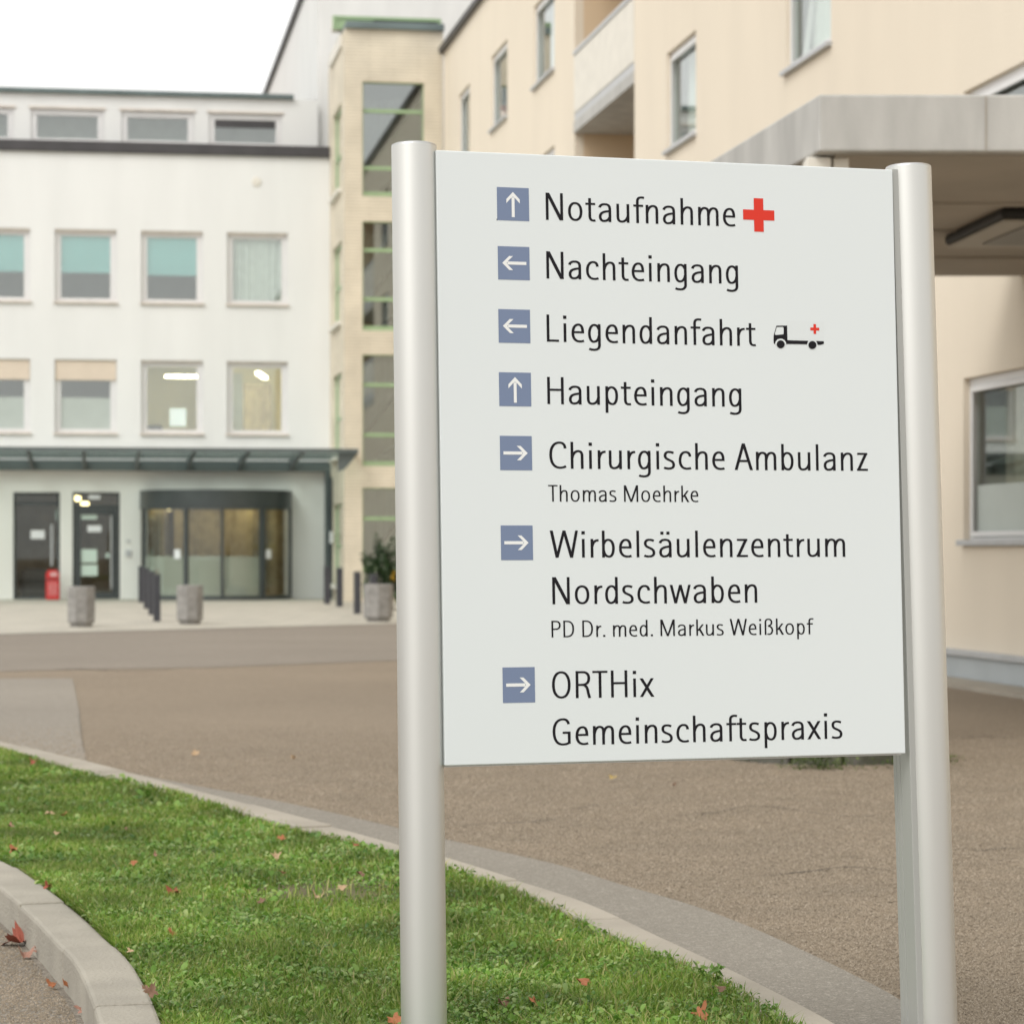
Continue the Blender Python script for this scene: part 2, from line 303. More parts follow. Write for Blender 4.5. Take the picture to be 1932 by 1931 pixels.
def kerb(name, a, b, m, top, bev, L=1.0, bot=-.05):
    mb = MB(); d = [0]
    for p, q in zip(a, a[1:]): d.append(d[-1] + (q - p).length)
    def at(pl, s):
        i = max(0, min(len(d) - 2, int(np.searchsorted(d, s)) - 1)); t = (s - d[i]) / (d[i + 1] - d[i]); return pl[i].lerp(pl[i + 1], t)
    s = .3
    while s + L < d[-1]:
        k = 5; ss = [s + .006 + (L - .012) * j / k for j in range(k + 1)]; dz = random.uniform(-.004, .004)
        pts = [at(a, x) for x in ss] + [at(b, x) for x in reversed(ss)]
        mb.prism(pts, bot, top + dz); s += L
    o = struct(mb.build(name, m, None, bev)); return o
kerb('kerb', near_in, near_out, M['kerb'], LZ + .02, .012)
kerb('flush_kerb', far_out, far_in, M['kerb_far'], LZ, .008)
for nm, a, b, zt in (('kerb_bed', near_in, near_out, LZ + .012), ('flush_kerb_bed', far_out, far_in, LZ - .008)):     # mortar in the joints
    mb = MB(); a2 = offset(a, -.006); b2 = offset(b, .006)
    for i in range(0, len(a) - 1): mb.prism([a2[i], a2[i + 1], b2[i + 1], b2[i]], -.04, zt)
    struct(mb.build(nm, M['soil']))
band = smooth([g(u, v) for u, v in [(-500, 1300), (0, 1403), (260, 1462), (560, 1520), (837, 1584), (1047, 1632), (1170, 1670), (1312, 1712), (1448, 1765), (1603, 1838), (1714, 1899), (1900, 2040), (2300, 2500)]])
sheet('gutter_strip', [tuple(p) for p in band] + [tuple(p) for p in reversed(offset(far_out, -.06))], .006, M['asphalt_band'])
po = offset(near_in, -.14)
sheet('path', [tuple(p) for p in po] + [(-.3, 1.5), (-9, 1.5), (-9, po[0][1] + .3)], .004, M['asphalt_path'])
# lawn surface with slight undulation
la = [p + (q - p) * .9 for p, q in zip(far_out, far_in)]; lb = offset(near_in, .01)
def resamp(pl, n):
    d = [0]
    for p, q in zip(pl, pl[1:]): d.append(d[-1] + (q - p).length)
    out = []
    for k in range(n):
        s = d[-1] * k / (n - 1); i = max(0, min(len(d) - 2, int(np.searchsorted(d, s)) - 1)); out.append(pl[i].lerp(pl[i + 1], (s - d[i]) / max(1e-9, d[i + 1] - d[i])))
    return out
NL = 160; ra, rb = resamp(la, NL), resamp(lb, NL)
def lz(x, y): return LZ - .012 + .016 * math.sin(x * 2.1 + 1) * math.sin(y * 1.3) + .006 * math.sin(x * 7 + y * 5)
def lzn(x, y): return LZ - .012 + .016 * np.sin(x * 2.1 + 1) * np.sin(y * 1.3) + .006 * np.sin(x * 7 + y * 5)
mb = MB(); K = 26; idx = {}
for i in range(NL):
    for k in range(K):
        p = ra[i].lerp(rb[i], k / (K - 1)); e = 1 if 0 < k < K - 1 else .4; mb.v.append((p.x, p.y, LZ - .012 + (lz(p.x, p.y) - LZ + .012) * e))
for i in range(NL - 1):
    for k in range(K - 1): mb.f.append((i * K + k, (i + 1) * K + k, (i + 1) * K + k + 1, i * K + k + 1))
struct(mb.build('lawn', M['soil'], None, smooth=True))
# cracks in the forecourt
def crack(pix, w):
    pl = smooth([g(u, v) for u, v in pix], .05); r = random.Random(len(pix) * 31 + int(pix[0][0])); a = []; b = []; j = 0
    for i, p in enumerate(pl):
        j = j * .8 + r.uniform(-.012, .012); h = w * r.uniform(.25, 1.1) * min(1, i / 4, (len(pl) - 1 - i) / 4) + .0008
        a.append((p.x, p.y + j + h * 1.5)); b.append((p.x, p.y + j - h * 1.5))
    mb = MB()
    for i in range(len(a) - 1): mb.poly([(*b[i], .0075), (*b[i + 1], .0075), (*a[i + 1], .0075), (*a[i], .0075)])
    struct(mb.build('road_crack', M['crack']))
crack([(838, 1561), (900, 1557), (990, 1553), (1060, 1545)], .007); crack([(1075, 1530), (1120, 1521), (1135, 1520)], .010)
crack([(1270, 1541), (1350, 1534), (1410, 1523), (1470, 1525), (1520, 1533), (1600, 1541), (1690, 1535)], .006)
crack([(1430, 1655), (1530, 1645), (1600, 1639), (1690, 1645)], .006); crack([(1800, 1395), (1860, 1390), (1925, 1393)], .010)
crack([(1810, 1600), (1850, 1607), (1900, 1602), (1960, 1612)], .005)
crack([(92, 1264), (150, 1262), (240, 1266), (340, 1262)], .02); crack([(148, 1345), (152, 1380), (158, 1420)], .006); crack([(10, 1307), (35, 1306)], .03)

# ------------------------------------------------------------------ white hospital building
Zg = .1
def place(pl): return (pl.O.x, pl.O.y, 0)
WB = thing('hospital_building', 'white hospital building with glass canopy, revolving door and teal window blinds', 'building', place(PF), (0, 0, PF.a))
XL = -26
us = [(-62, 57), (103, 220), (266, 383), (428, 543)]
w2 = [PF.rect(a, b, 436, 576) for a, b in us]; zt2, zb2 = w2[2][3], w2[2][2]
w1 = [PF.rect(a, b, 680, 822) for a, b in us]; zt1, zb1 = w1[2][3], w1[2][2]
w2 = [(r[0], r[1], zb2, zt2) for r in w2]; w1 = [(r[0], r[1], zb1, zt1) for r in w1]
per = w2[2][0] - w2[1][0]
for k in range(1, 7): w2.append((w2[0][0] - per * k, w2[0][1] - per * k, zb2, zt2)); w1.append((w1[0][0] - per * k, w1[0][1] - per * k, zb1, zt1))
g1 = PF.rect(25, 113, 928, 1130); g1 = (g1[0], g1[1], Zg, g1[3]); g2 = PF.rect(137, 226, 928, 1130); g2 = (g2[0], g2[1], Zg, g2[3])
gd = PF.rect(266, 548, 928, 1130); gd = (gd[0], gd[1], Zg, gd[3])
zcan = PF.p(330, 888)[1]; zpar0 = PF.p(300, 291)[1]; zpar1 = PF.p(300, 270)[1]
up = wall(MB(), XL, .6, zcan, zpar0 + .1, w2 + w1, .17)
up.poly([(XL, 0, zcan), (XL, 12, zcan), (XL, 12, zpar0), (XL, 0, zpar0)])
up.build('wall', M['plaster'], WB)
lo = wall(MB(), XL, .6, Zg - .1, zcan - .004, [g1, g2, gd], .14, .012); lo.build('ground_floor_wall', M['plaster_grey'], WB)
xpar = PF.x(622)
B(XL - .1, xpar, -.10, .5, zpar0, zpar1).build('parapet', M['dark'], WB, .02)
B(XL, .6, .3, 12, zpar0 - .1, zpar0 + .12).build('roof', M['dark'], WB)
# set-back top storey
nS = 1.3; xs1 = PF.x(600, nS); zc0 = zpar0 + .1; zc1 = PF.p(300, 182, nS)[1]
cu = [(-112, 26), (58, 196), (229, 366), (394, 532)]
cw = [PF.rect(a, b, 206, 264, nS) for a, b in cu]; czt, czb = PF.p(296, 211, nS)[1], zc0 + .02
cw = [(r[0], r[1], czb, czt) for r in cw]
for k in range(1, 6): cw.append((cw[1][0] - (k + 1) * (cw[2][0] - cw[1][0]), cw[1][1] - (k + 1) * (cw[2][0] - cw[1][0]), czb, czt))
wall(MB(), XL, xs1, zc0 - .2, zc1, cw, .14, nS).build('attic_wall', M['plaster'], WB)
B(XL - .3, PF.x(555, nS - .12), nS - .12, nS + 7, zc1, zc1 + .12).build('attic_roof', M['zinc'], WB, .02)
for i, r in enumerate(cw):
    w = ring(MB(), *r[:2], r[2] + .26, r[3], .15, nS + .04, nS + .13).build('window', M['frame'], WB, .015)
    B(r[0] + .1, r[1] - .1, nS + .09, nS + .1, r[2] + .33, r[3] - .1).build('pane', M['glass'], w)
    room(r[0] - .1, r[1] + .1, nS + .15, nS + 1.2, r[2] - .2, r[3] + .1).build('interior', M['curtain'], w)
    B(r[0] - .03, r[1] + .03, nS - .08, nS + .12, r[2] + .15, r[2] + .255).build('sill', M['sill'], w, .01)
    B(r[0] - .05, r[1] + .05, nS - .03, nS - .002, r[3] + .002, r[3] + .06).build('shutter_rail', M['sill'], w, .006)
    if i == 3: B(r[0] + .16, r[1] - .16, nS + .05, nS + .085, r[3] - .33, r[3] - .16).build('shutter', M['dark'], w)
# second floor
for i, r in enumerate(w2):
    x0, x1, z0, z1 = r; h = z1 - z0
    w = window(WB, r, .15, 'frame', .15, sill=.06, roomm='room')
    B(x0 + .01, x1 - .01, .03, .099, z1 - .06, z1 - .004).build('shutter_rail', M['sill'], w)
    if i == 3: wavy(x0 + .05, x1 - .02, .24, z0, z1, .03).build('curtain', M['curtain'], w, smooth=True)
    else: B(x0 + .05, x1 - .05, .182, .19, z0 + h * (.43 if i != 2 else .41), z1 - .05).build('roller_blind', M['teal'], w)
for i, r in enumerate(w1):
    x0, x1, z0, z1 = r; h = z1 - z0
    lit = i in (2, 3)
    w = window(WB, r, .15, 'frame', .15, sill=.06, roomm='room_warm' if lit else 'room', rd=3.6 if lit else 2.6)
    if not lit:
        B(x0 + .012, x1 - .012, .05, .098, z1 - h * .27, z1 - .012).build('shutter', M['beige'], w)
        B(x0 + .09, x1 - .09, .14, .16, z0 + .09, z0 + h * .5).build('frosted_pane', M['frost'], w)
    else:
        B(x0 + .01, x1 - .01, .03, .099, z1 - .05, z1 - .004).build('shutter_rail', M['sill'], w)
        if i == 2:
            B(x0 + .62, x1 - .05, 1.3, 1.4, z1 - .32, z1 - .27).build('lit_tube', M['tube'], w, .02)
            B(x0 + .72, x0 + 1.12, 1.0, 1.04, z0 + .28, z0 + .72).build('lit_screen', M['screen'], w, .01)
            B(x0 + .1, x0 + .55, .9, 1.2, z0, z0 + .30).build('desk_clutter', M['post_dark'], w, .08)
            B(x0 + 1.0, x1 - .1, 1.05, 1.3, z0, z0 + .17).build('desk_clutter', M['room'], w, .05)
        else:
            t = B(-.06, .06, -.9, .9, 0, .05).build('lit_tube', M['tube'], w, .02); t.location = (x0 + .95, 1.7, z1 - .25); t.rotation_euler = (0, 0, R(-9))
            wavy(x0 + .45, x1 - .2, 3.2, z0 - .4, z1 - .35, .06, .3).build('curtain', M['curtain_warm'], w, smooth=True)
            B(x0, x0 + .42, .6, .66, z0, z1 - .25).build('cupboard', M['curtain'], w)
            for q, (a, c) in enumerate(((.25, 'post_dark'), (.5, 'redbox'), (.85, 'redbox'), (1.15, 'post_dark'))): B(x0 + a, x0 + a + .27, .8, 1.0, z0, z0 + .10 + .03 * (q % 2)).build('box_file', M[c], w, .03)
# ground floor: lobby, glazing, door, revolving door
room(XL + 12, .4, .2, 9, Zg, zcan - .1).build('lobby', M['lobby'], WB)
lob = WB
for (u, v, n, s) in ((352, 939, 1.0, .10), (402, 936, 3, .09), (386, 953, 5.5, .16), (400, 957, 5, .10), (432, 952, 5.5, .12), (452, 955, 5, .14), (472, 953, 6, .2), (300, 948, 5.5, .2), (318, 957, 6, .15), (380, 932, 2.5, .12), (455, 934, 2.0, .12), (520, 945, 4, .2), (142, 940, .8, .13), (160, 950, 4, .1)):
    x, z = PF.p(u, v, n); MB().lathe([(.001, z - s * .5), (s, z - s * .35), (s, z + s * .35), (.001, z + s * .5)], 12, x, n).build('lobby_lamp', M['spot'], WB, smooth=True)
xa, xb = gd[0], gd[1]
wavy(xa + 1.0, .3, 6.5, Zg, 2.6, .07, .35).build('lobby_curtain', M['curtain_warm'], WB, smooth=True)
wavy(xa - .2, xa + .8, 5.5, Zg, 2.6, .07, .3).build('lobby_curtain', M['curtain_warm'], WB, smooth=True)
def gz(v, u=180): return PF.p(u, v)[1]
gl = ring(MB(), *g1[:2], g1[2], g1[3], .07, .06, .14, [(gz(950), .07)]).build('glazing', M['steel'], WB, .008)
B(g1[0] + .04, g1[1] - .04, .095, .103, g1[2] + .04, g1[3] - .04).build('pane', M['glass_dark'], gl)
def note(par, u0, u1, v0, v1, m, n=.06): 
    r = PF.rect(u0, u1, v0, v1, n); B(r[0], r[1], n - .004, n, r[2], r[3]).build('paper_notice', M[m], par)
note(gl, 58, 84, 1000, 1016, 'paper', .09); note(gl, 106, 110, 962, 981, 'paper_green', .09)
B(g1[1] - .22, g1[1] - .17, .03, .058, .9, 1.9).build('handle', M['frame_grey'], gl, .008)
B(g1[0] + .1, g1[0] + .85, 1.2, 1.9, Zg, Zg + .75).build('lobby_chair', M['post_dark'], WB, .15)
ds = ring(MB(), *g2[:2], g2[2], g2[3], .06, .06, .14, [(gz(956), .09)]).build('entrance_door', M['steel'], WB, .008)
ring(MB(), g2[0] + .065, g2[1] - .065, g2[2] + .03, gz(960), .13, .045, .12).build('door_leaf', M['steel'], ds, .008)
B(g2[0] + .04, g2[1] - .04, .095, .103, g2[2] + .04, g2[3] - .04).build('pane', M['glass_dark'], ds)
for q in ((167, 189, 931, 941, 'paper'), (147, 183, 962, 979, 'paper_green'), (165, 191, 991, 1003, 'paper'), (148, 183, 1036, 1061, 'paper_green'), (148, 184, 1065, 1086, 'paper_green'), (200, 206, 1043, 1052, 'paper_green')): note(ds, *q[:4], q[4], .092)
hx = PF.x(210); B(hx - .02, hx + .02, -.04, .0, .35, 2.1).build('handle', M['frame_grey'], ds, .01)
# revolving door drum
cxr = (xa + xb) / 2; rr = (xb - xa) / 2 + .03; zdr0 = PF.p(408, 960)[1] - .02; zdr1 = PF.p(408, 926)[1]
PIm = math.pi
def arcseg(r0, r1, z0, z1, a0, a1, seg=20): return MB().lathe([(r0, z0), (r1, z0), (r1, z1), (r0, z1), (r0, z0)], seg, cxr, .0, a0, a1)
rd = MB().lathe([(.01, zdr0), (rr, zdr0), (rr, zdr1), (.01, zdr1)], 40, cxr, 0.0, PIm, 2 * PIm).build('revolving_door', M['steel'], WB)
angs = []
for u in (268, 344, 411, 487, 547):
    s = (u - 406) / 142; angs.append(1.5 * PIm + math.asin(max(-1, min(1, s))))
for a, wv in zip(angs, (.09, .1, .07, .14, .09)):
    x, y = cxr + (rr - .05) * math.cos(a), (rr - .05) * math.sin(a)
    q = B(-wv / 2, wv / 2, -.05, .05, Zg, zdr0).build('mullion', M['steel'], rd, .008); q.location = (x, y, 0); q.rotation_euler = (0, 0, a + PIm / 2)
for i, (a, b) in enumerate(zip(angs, angs[1:])):
    arcseg(rr - .055, rr - .045, Zg, zdr0, a, b, 12).build('pane', M['glass_dark'], rd)
    if i < 3: arcseg(rr - .075, rr - .065, Zg + .05, PF.p(408, 1049)[1], a + .02, b - .02, 12).build('frosted_pane', M['frost_warm'], rd)
arcseg(rr - .1, rr, Zg, Zg + .1, PIm, 2 * PIm, 24).build('base_ring', M['steel'], rd)
for u, v in ((329, 1045), (499, 1045)):
    a = 1.5 * PIm + math.asin((u - 406) / 142); z = PF.p(u, v, -1.0)[1]
    o = B(-.085, .085, -.003, .003, z - .11, z + .11).build('paper_notice', M['paper'], rd); o.location = (cxr + (rr - .03) * math.cos(a), (rr - .03) * math.sin(a), 0); o.rotation_euler = (0, 0, a + PIm / 2)
# wall fittings by the door
for u, v, w_, h_ in ((242, 1020, .05, .05), (242, 1043, .07, .16)):
    x, z = PF.p(u, v); B(x - w_, x + w_, -.03, .012, z - h_ / 2, z + h_ / 2).build('intercom', M['frame_grey'], WB, .01)
x, z = PF.p(484, 343); MB().lathe([(.001, -.03), (.10, -.03), (.12, -.002)], 20).build('wall_vent', M['coping'], WB); bpy.data.objects['wall_vent'].location = (x, 0, z); bpy.data.objects['wall_vent'].rotation_euler = (R(90), 0, 0)
bpy.data.objects['wall_vent'].rotation_euler = (R(-90), 0, 0)
# entrance canopy
nC = -4.4; zb0, zb1 = PF.p(330, 888, -.25)[1], PF.p(330, 868, -.25)[1]; zf = PF.p(330, 850, nC)[1]
xr = PF.x(676, nC)
cn = B(XL, PF.x(642, -.15), -.25, -.002, zb0, zb1).build('entrance_canopy', M['steel2'], WB, .01)
gm = MB(); gm.prism([(XL, -.26), (xr - .05, -.26), (xr - .05, nC), (XL, nC)], [zb1 + .02, zb1 + .02, zf + .02, zf + .02], [zb1 + .05, zb1 + .05, zf + .05, zf + .05]); gm.build('glass_roof', M['canopy_glass'], cn)
B(XL, xr, nC - .06, nC, zf - .03, zf + .07).build('front_beam', M['steel2'], cn, .008)
for t in (.33, .66): zz = zb1 + (zf - zb1) * t; B(XL, xr - .06, -.26 + (nC + .26) * t - .02, -.26 + (nC + .26) * t + .02, zz - .04, zz + .015).build('purlin', M['steel2'], cn)
xb0 = PF.x(573, nC); st = (xb0 - PF.x(158, nC)) / 4
for k in range(-1, 16):
    x = xb0 - st * k if k >= 0 else xr - .04
    m = MB(); m.prism([(-.26, zb0 + .02), (-.26, zb1 + .015), (nC, zf + .015), (nC, zf - .04), (-2.6, zb1 - .06)], -.035, .035)
    o = m.build('bracket', M['steel'], cn); o.matrix_local = Matrix(((0, 0, 1, x), (1, 0, 0, 0), (0, 1, 0, 0), (0, 0, 0, 1)))
gp = [(PF.x(677, nC), zf - .02), (PF.x(652, nC), PF.p(652, 884, nC)[1]), (PF.x(638, nC), PF.p(638, 890, nC)[1]), (PF.x(638, nC), zf - .02)]
m = MB(); m.prism(gp, 0, .04); o = m.build('end_gusset', M['steel2'], cn); o.matrix_local = Matrix(((1, 0, 0, 0), (0, 0, -1, nC + .12), (0, 1, 0, 0), (0, 0, 0, 1)))
# end column, flat steel
x0 = PF.x(626, -.7); x1 = PF.x(650, -.7)
ec = B(x0, x1, -.75, -.05, Zg - .05, zb0 - .15).build('end_column', M['steel'], WB, .015)
B(x0 - .12, x0 - .004, -.3, -.02, Zg, zb0 - .004).build('down_pipe', M['steel2'], WB, .02)
B(x0 - .06, x0 + .02, -.80, -.755, PF.p(620, 1025)[1], PF.p(620, 1003)[1]).build('plaque', M['frame'], ec, .006)

# ------------------------------------------------------------------ taller white block behind
TBl = thing('tower_block', 'tall plain white block rising behind the brick stair tower', 'building', place(PF), (0, 0, PF.a))
nT = 1.45; xt = PF.x(600, nT); zt = 16.0
m = MB(); m.box(xt, xt + 17, nT, nT + 34, 9, zt); m.build('wall', M['plaster_old'], TBl)
B(xt - .1, xt + 17.1, nT - .1, nT + 34.1, zt, zt + .22).build('roof', M['dark'], TBl, .02)

# ------------------------------------------------------------------ brick stair tower
PT = Plane(((650 - U0) / F * 61.2, 61.2), R(9.0))
TW = thing('stair_tower', 'cream brick stair tower with green framed windows between white and cream buildings', 'building', place(PT), (0, 0, PT.a))
xR = PT.x(836); zT = PT.p(740, 57)[1]; dT = 4.2
fl = [(155, 371, (.25, .75)), (418, 624, (.26, .71)), (669, 879, (.27, .72)), (920, 1127, (.28, .74))]
hx0, hx1 = PT.x(684), PT.x(800)
holes = [(hx0, hx1, PT.p(740, b)[1], PT.p(740, a)[1]) for a, b, _ in fl]
bw = wall(MB(), 0, xR, -.05, zT, holes, .16)
side = wall(MB(), .55, 3.3, -.05, zT, [(.75, 3.05, h[2] + (.25 if i else .25), h[3] - .35) for i, h in enumerate(holes)], .14)
for (a, b, c) in [(0, 0, 0)]:
    i0 = len(bw.v)
    bw.v += [(v[1], v[0], v[2]) for v in side.v]; bw.f += [tuple(i0 + k for k in f) for f in side.f]
bw.poly([(0, 0, -.05), (0, .55, -.05), (0, .55, zT), (0, 0, zT)]); bw.poly([(0, 3.3, -.05), (0, dT, -.05), (0, dT, zT), (0, 3.3, zT)])
bw.poly([(xR, 0, -.05), (xR, dT, -.05), (xR, dT, zT), (xR, 0, zT)])
bw.build('wall', M['brick'], TW)
B(.02, xR + .02, -.12, dT, zT, zT + .16).build('roof', M['zinc'], TW, .015)
for h, (a, b, tr) in zip(holes, fl):
    hh = h[3] - h[2]
    w = ring(MB(), *h[:2], h[2], h[3], .03, .10, .16, [(h[3] - t * hh, .09) for t in tr]).build('window', M['green'], TW, .008)
    B(h[0], h[1], .06, .099, h[2] + .003, h[2] + .11).build('sill', M['green'], w)
    B(h[0] + .03, h[1] - .03, .125, .132, h[2] + .03, h[3] - .03).build('pane', M['glass_sky'], w)
    wavy(h[0] - .1, h[1] + .3, 2.3, h[2], h[3], .05, .3).build('curtain', M['room'], w, smooth=True)
    m = MB(); m.prism([(h[0] - .3, h[2] - .4), (h[0] - .3, h[2] + .15), (h[1] + .25, h[3] + .1), (h[1] + .25, h[3] - 1.4)], 0, .9)
    o = m.build('stair_flight', M['room_dark'], w); o.matrix_local = Matrix(((1, 0, 0, 0), (0, 0, -1, 1.9), (0, 1, 0, 0), (0, 0, 0, 1)))
    z0, z1 = h[2] + .25, h[3] - .35
    m = MB()
    for y0, y1, za, zb in ((.75, .81, z0, z1), (2.99, 3.05, z0, z1), (.81, 2.99, z0, z0 + .06), (.81, 2.99, z1 - .06, z1), (.81, 2.99, z0 + .9, z0 + .98)): m.box(.08, .14, y0, y1, za, zb)
    s = m.build('side_window', M['green'], TW, .006)
    B(.105, .112, .78, 3.02, z0 + .03, z1 - .03).build('pane', M['glass'], s)
    B(-.10, .02, .7, 3.1, z0 - .07, z0 + .03).build('sill', M['coping'], s, .006)
room(.16, xR - .05, .17, dT - .05, 0, zT - .05).build('interior', M['room'], TW)
B(-.06, .0, .56, 3.3, zT - .32, zT - .02).build('coping', M['coping'], TW, .01)
nB = .9; q0 = PT.p(628, 29, nB); q1 = PT.p(833, 50, nB)
gb = ring(MB(), q0[0], q1[0], zT + .16, q0[1], .08, nB, nB + .1).build('roof_lantern', M['green'], TW, .01)
B(q0[0] + .05, q0[0] + .95, nB + .03, nB + .07, zT + .2, q0[1] - .04).build('louvre', M['green'], gb)
B(q0[0] + .95, q1[0] - .05, nB + .05, nB + .07, zT + .2, q0[1] - .04).build('dark_pane', M['dark'], gb)
B(q0[0], q1[0], nB + .11, nB + .45, zT + .16, q0[1]).build('lantern_body', M['coping'], gb)

# ------------------------------------------------------------------ cream residential wing
PW = Plane(((838 - U0) / F * 61.5, 61.5), R(-90 + 9.4))
CW = thing('cream_building', 'cream plastered residential wing with grey framed windows and recessed balcony', 'building', place(PW), (0, 0, PW.a))
LW = 55; zW = PW.p(838, 100)[1]
S = [(6.98, 8.50), (9.84, 11.38)]
def wx(u): return PW.x(u)
third = [(wx(866), wx(886)), (wx(927), wx(957)), (wx(1007), wx(1046))]
sec = [(wx(1258), wx(1313)), (wx(1482), wx(1568))]
third = [(a, b, 9.84, 11.42) for a, b in third]
second = [(third[2][0], third[2][1], 6.98, 8.52), (third[1][0], third[1][1], 6.98, 8.52)] + [(a, b, 6.98, 8.46) for a, b in sec]
third += [(a, b, 9.84, 11.42) for a, b in sec]
low0 = wx(1818); lw = 3.4
first = [(low0, low0 + lw, 4.2, PW.p(1814, 176)[1])]
ground_ = [(low0, low0 + lw, PW.p(1820, 1030)[1], PW.p(1818, 714)[1])]
bx0, bx1 = wx(1084), wx(1197)
bal = [(bx0, bx1, 8.42, 11.5), (bx0, bx1, 5.6, 8.0)]
cwl = wall(MB(), 0, LW, -.05, zW, third + second + first + ground_, .16)
# balconies are openings of full depth: drop the wall cells over them
keep_f = []
for f in cwl.f:
    c = sum((Vector(cwl.v[i]) for i in f), Vector()) / len(f)
    keep_f.append(f)
cwl = wall(MB(), 0, LW, -.05, zW, third + second + first + ground_ + [(bx0, bx1, 5.6, 11.6)], .16)
cwl.poly([(LW, 0, -.05), (LW, 10, -.05), (LW, 10, zW), (LW, 0, zW)])
cwl.build('wall', M['cream'], CW)
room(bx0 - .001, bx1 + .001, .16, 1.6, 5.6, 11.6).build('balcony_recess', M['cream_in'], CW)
B(-.3, LW, -.12, 10, zW, zW + .14).build('roof', M['dark'], CW, .02)
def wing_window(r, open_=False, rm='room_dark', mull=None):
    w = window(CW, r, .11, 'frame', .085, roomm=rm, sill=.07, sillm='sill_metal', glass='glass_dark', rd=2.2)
    x0, x1, z0, z1 = r
    ring(MB(), x0 + .09, x1 - .09, z0 + .09, z1 - .09, .05, .035, .058).build('sash', M['frame'], w, .006)
    return w
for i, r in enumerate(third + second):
    w = wing_window(r); x0, x1, z0, z1 = r
    wavy(x0, x0 + (x1 - x0) * (.95 if i == 4 else .5), .34, z0 - .2, z1, .04, .2).build('curtain', M['curtain'], w, smooth=True)
    if i in (1, 3): wavy(x1 - .5, x1, .42, z0 - .2, z1, .04, .2).build('curtain', M['curtain'], w, smooth=True)
w = wing_window(first[0])
w = wing_window(ground_[0]); x0, x1, z0, z1 = ground_[0]
B(x0 + .13, x1 - .13, .092, .098, z0 + .11, z0 + (z1 - z0) * .36).build('frosted_pane', M['frost'], w)
wavy(x0, x0 + .55, .45, z0 - .2, z1, .04, .2).build('curtain', M['curtain_warm'], w, smooth=True)
B(x0 + .85, x0 + 1.05, .5, .8, z0 - .4, z1).build('partition', M['room'], w)
# tilted sash of the open window above the canopy
r = (sec[1][0], sec[1][1], 6.98, 8.46)
o = ring(MB(), 0, r[1] - r[0] - .2, 0, r[3] - r[2] - .2, .06, -.03, .03).build('tilted_sash', M['frame'], CW, .006); o.location = (r[0] + .1, .20, r[2] + .1); o.rotation_euler = (R(-7), 0, 0)
# balconies
for zb, zt_ in ((8.42, 9.78), (5.6, 6.92)):
    sl_ = B(bx0 + .003, bx1 - .003, -.02, 1.59, zb, zb + .2).build('balcony', M['concrete'], CW, .01)
    B(bx0 + .004, bx1 - .004, -.012, .05, zb + .34, zt_ - .04).build('parapet_panel', M['coping'], sl_, .006)
    B(bx0 + .004, bx1 - .004, .0, .07, zb + .21, zb + .335).build('parapet_foot', M['frame_grey'], sl_)
    B(bx0 + .004, bx1 - .004, -.03, .08, zt_ - .03, zt_ + .05).build('rail', M['frame_grey'], sl_, .012)
# plinth
B(-.02, LW, -.05, -.003, -.05, PW.p(1800, 1228)[1] - .03).build('plinth', M['plinth'], CW)
zp = PW.p(1800, 1228)[1]; B(-.02, LW, -.10, -.001, zp - .03, zp + .03).build('plinth_ledge', M['sill_metal'], CW, .008)
st_ = B(0, LW, -.55, -.06, .0, .035); o = st_.build('building_gutter', M['kerb_far']); o.location = place(PW); o.rotation_euler = (0, 0, PW.a); struct(o)
# red pot on a sill
pw = PW.O + PW.ex * (third[1][1] - .35) + PW.ey * -.01
fp = thing('flower_pot', 'small red flower pot on the sill of the cream wing window', 'flower pot', (pw.x, pw.y, 9.905))
MB().lathe([(.001, 0), (.05, 0), (.07, .12), (.06, .12), (.055, .1), (.001, .1)], 14).build('pot', M['sill'], fp, smooth=True)
m = MB(); rr_ = random.Random(3)
for k in range(40):
    a = rr_.uniform(0, 6.28); t = rr_.uniform(.02, .09); z = rr_.uniform(.1, .22); c = Vector((t * math.cos(a), t * math.sin(a), z)); m.poly([c + Vector((-.02, 0, 0)), c + Vector((0, .015, .01)), c + Vector((.02, 0, .005)), c + Vector((0, -.015, 0))])
m.build('blossom', mat('orange_blossom', (.55, .10, .04), .6), fp)

# ------------------------------------------------------------------ concrete carport canopy
zS = 3.75; Dk = (zS - EYE) * F / (V0 - 286); kx = (1545 - U0) / F * Dk
wd = -math.tan(R(9.4)); Dr = (zS - EYE) * F / (V0 - 521)
A = Vector((kx, Dk)); wallx = lambda D: 8.69 + wd * D + .16
wallx = lambda D: PW.O.x + .06 + wd * (D - PW.O.y)
poly = [(A.x, A.y), (wallx(A.y) - .02, A.y + .03), (wallx(Dr) - .02, Dr), (A.x + wd * (Dr - A.y), Dr)]
zK = zS + 108 / F * Dk
CC = thing('concrete_canopy', 'weathered grey concrete canopy roof beside the cream wing, behind the sign', 'canopy', (A.x, A.y, 0))
loc = [(p[0] - A.x, p[1] - A.y) for p in poly]
MB().prism(loc, zS, zK).build('roof_slab', M['concrete'], CC, .015)
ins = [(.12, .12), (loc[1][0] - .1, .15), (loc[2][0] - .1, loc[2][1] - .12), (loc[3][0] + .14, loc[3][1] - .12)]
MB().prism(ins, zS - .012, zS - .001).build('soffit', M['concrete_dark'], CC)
B(1.04, 1.048, -.003, .001, zS + .01, zK - .01).build('joint', M['concrete_dark'], CC)
for t in (.30, .52, .78):    # shuttering joints on the soffit
    a = Vector(ins[0]).lerp(Vector(ins[3]), t); b = Vector(ins[1]).lerp(Vector(ins[2]), t); MB().prism([a, b, b + Vector((0, .05)), a + Vector((0, .05))], zS - .03, zS - .013).build('soffit_joint', M['concrete_dark'], CC)
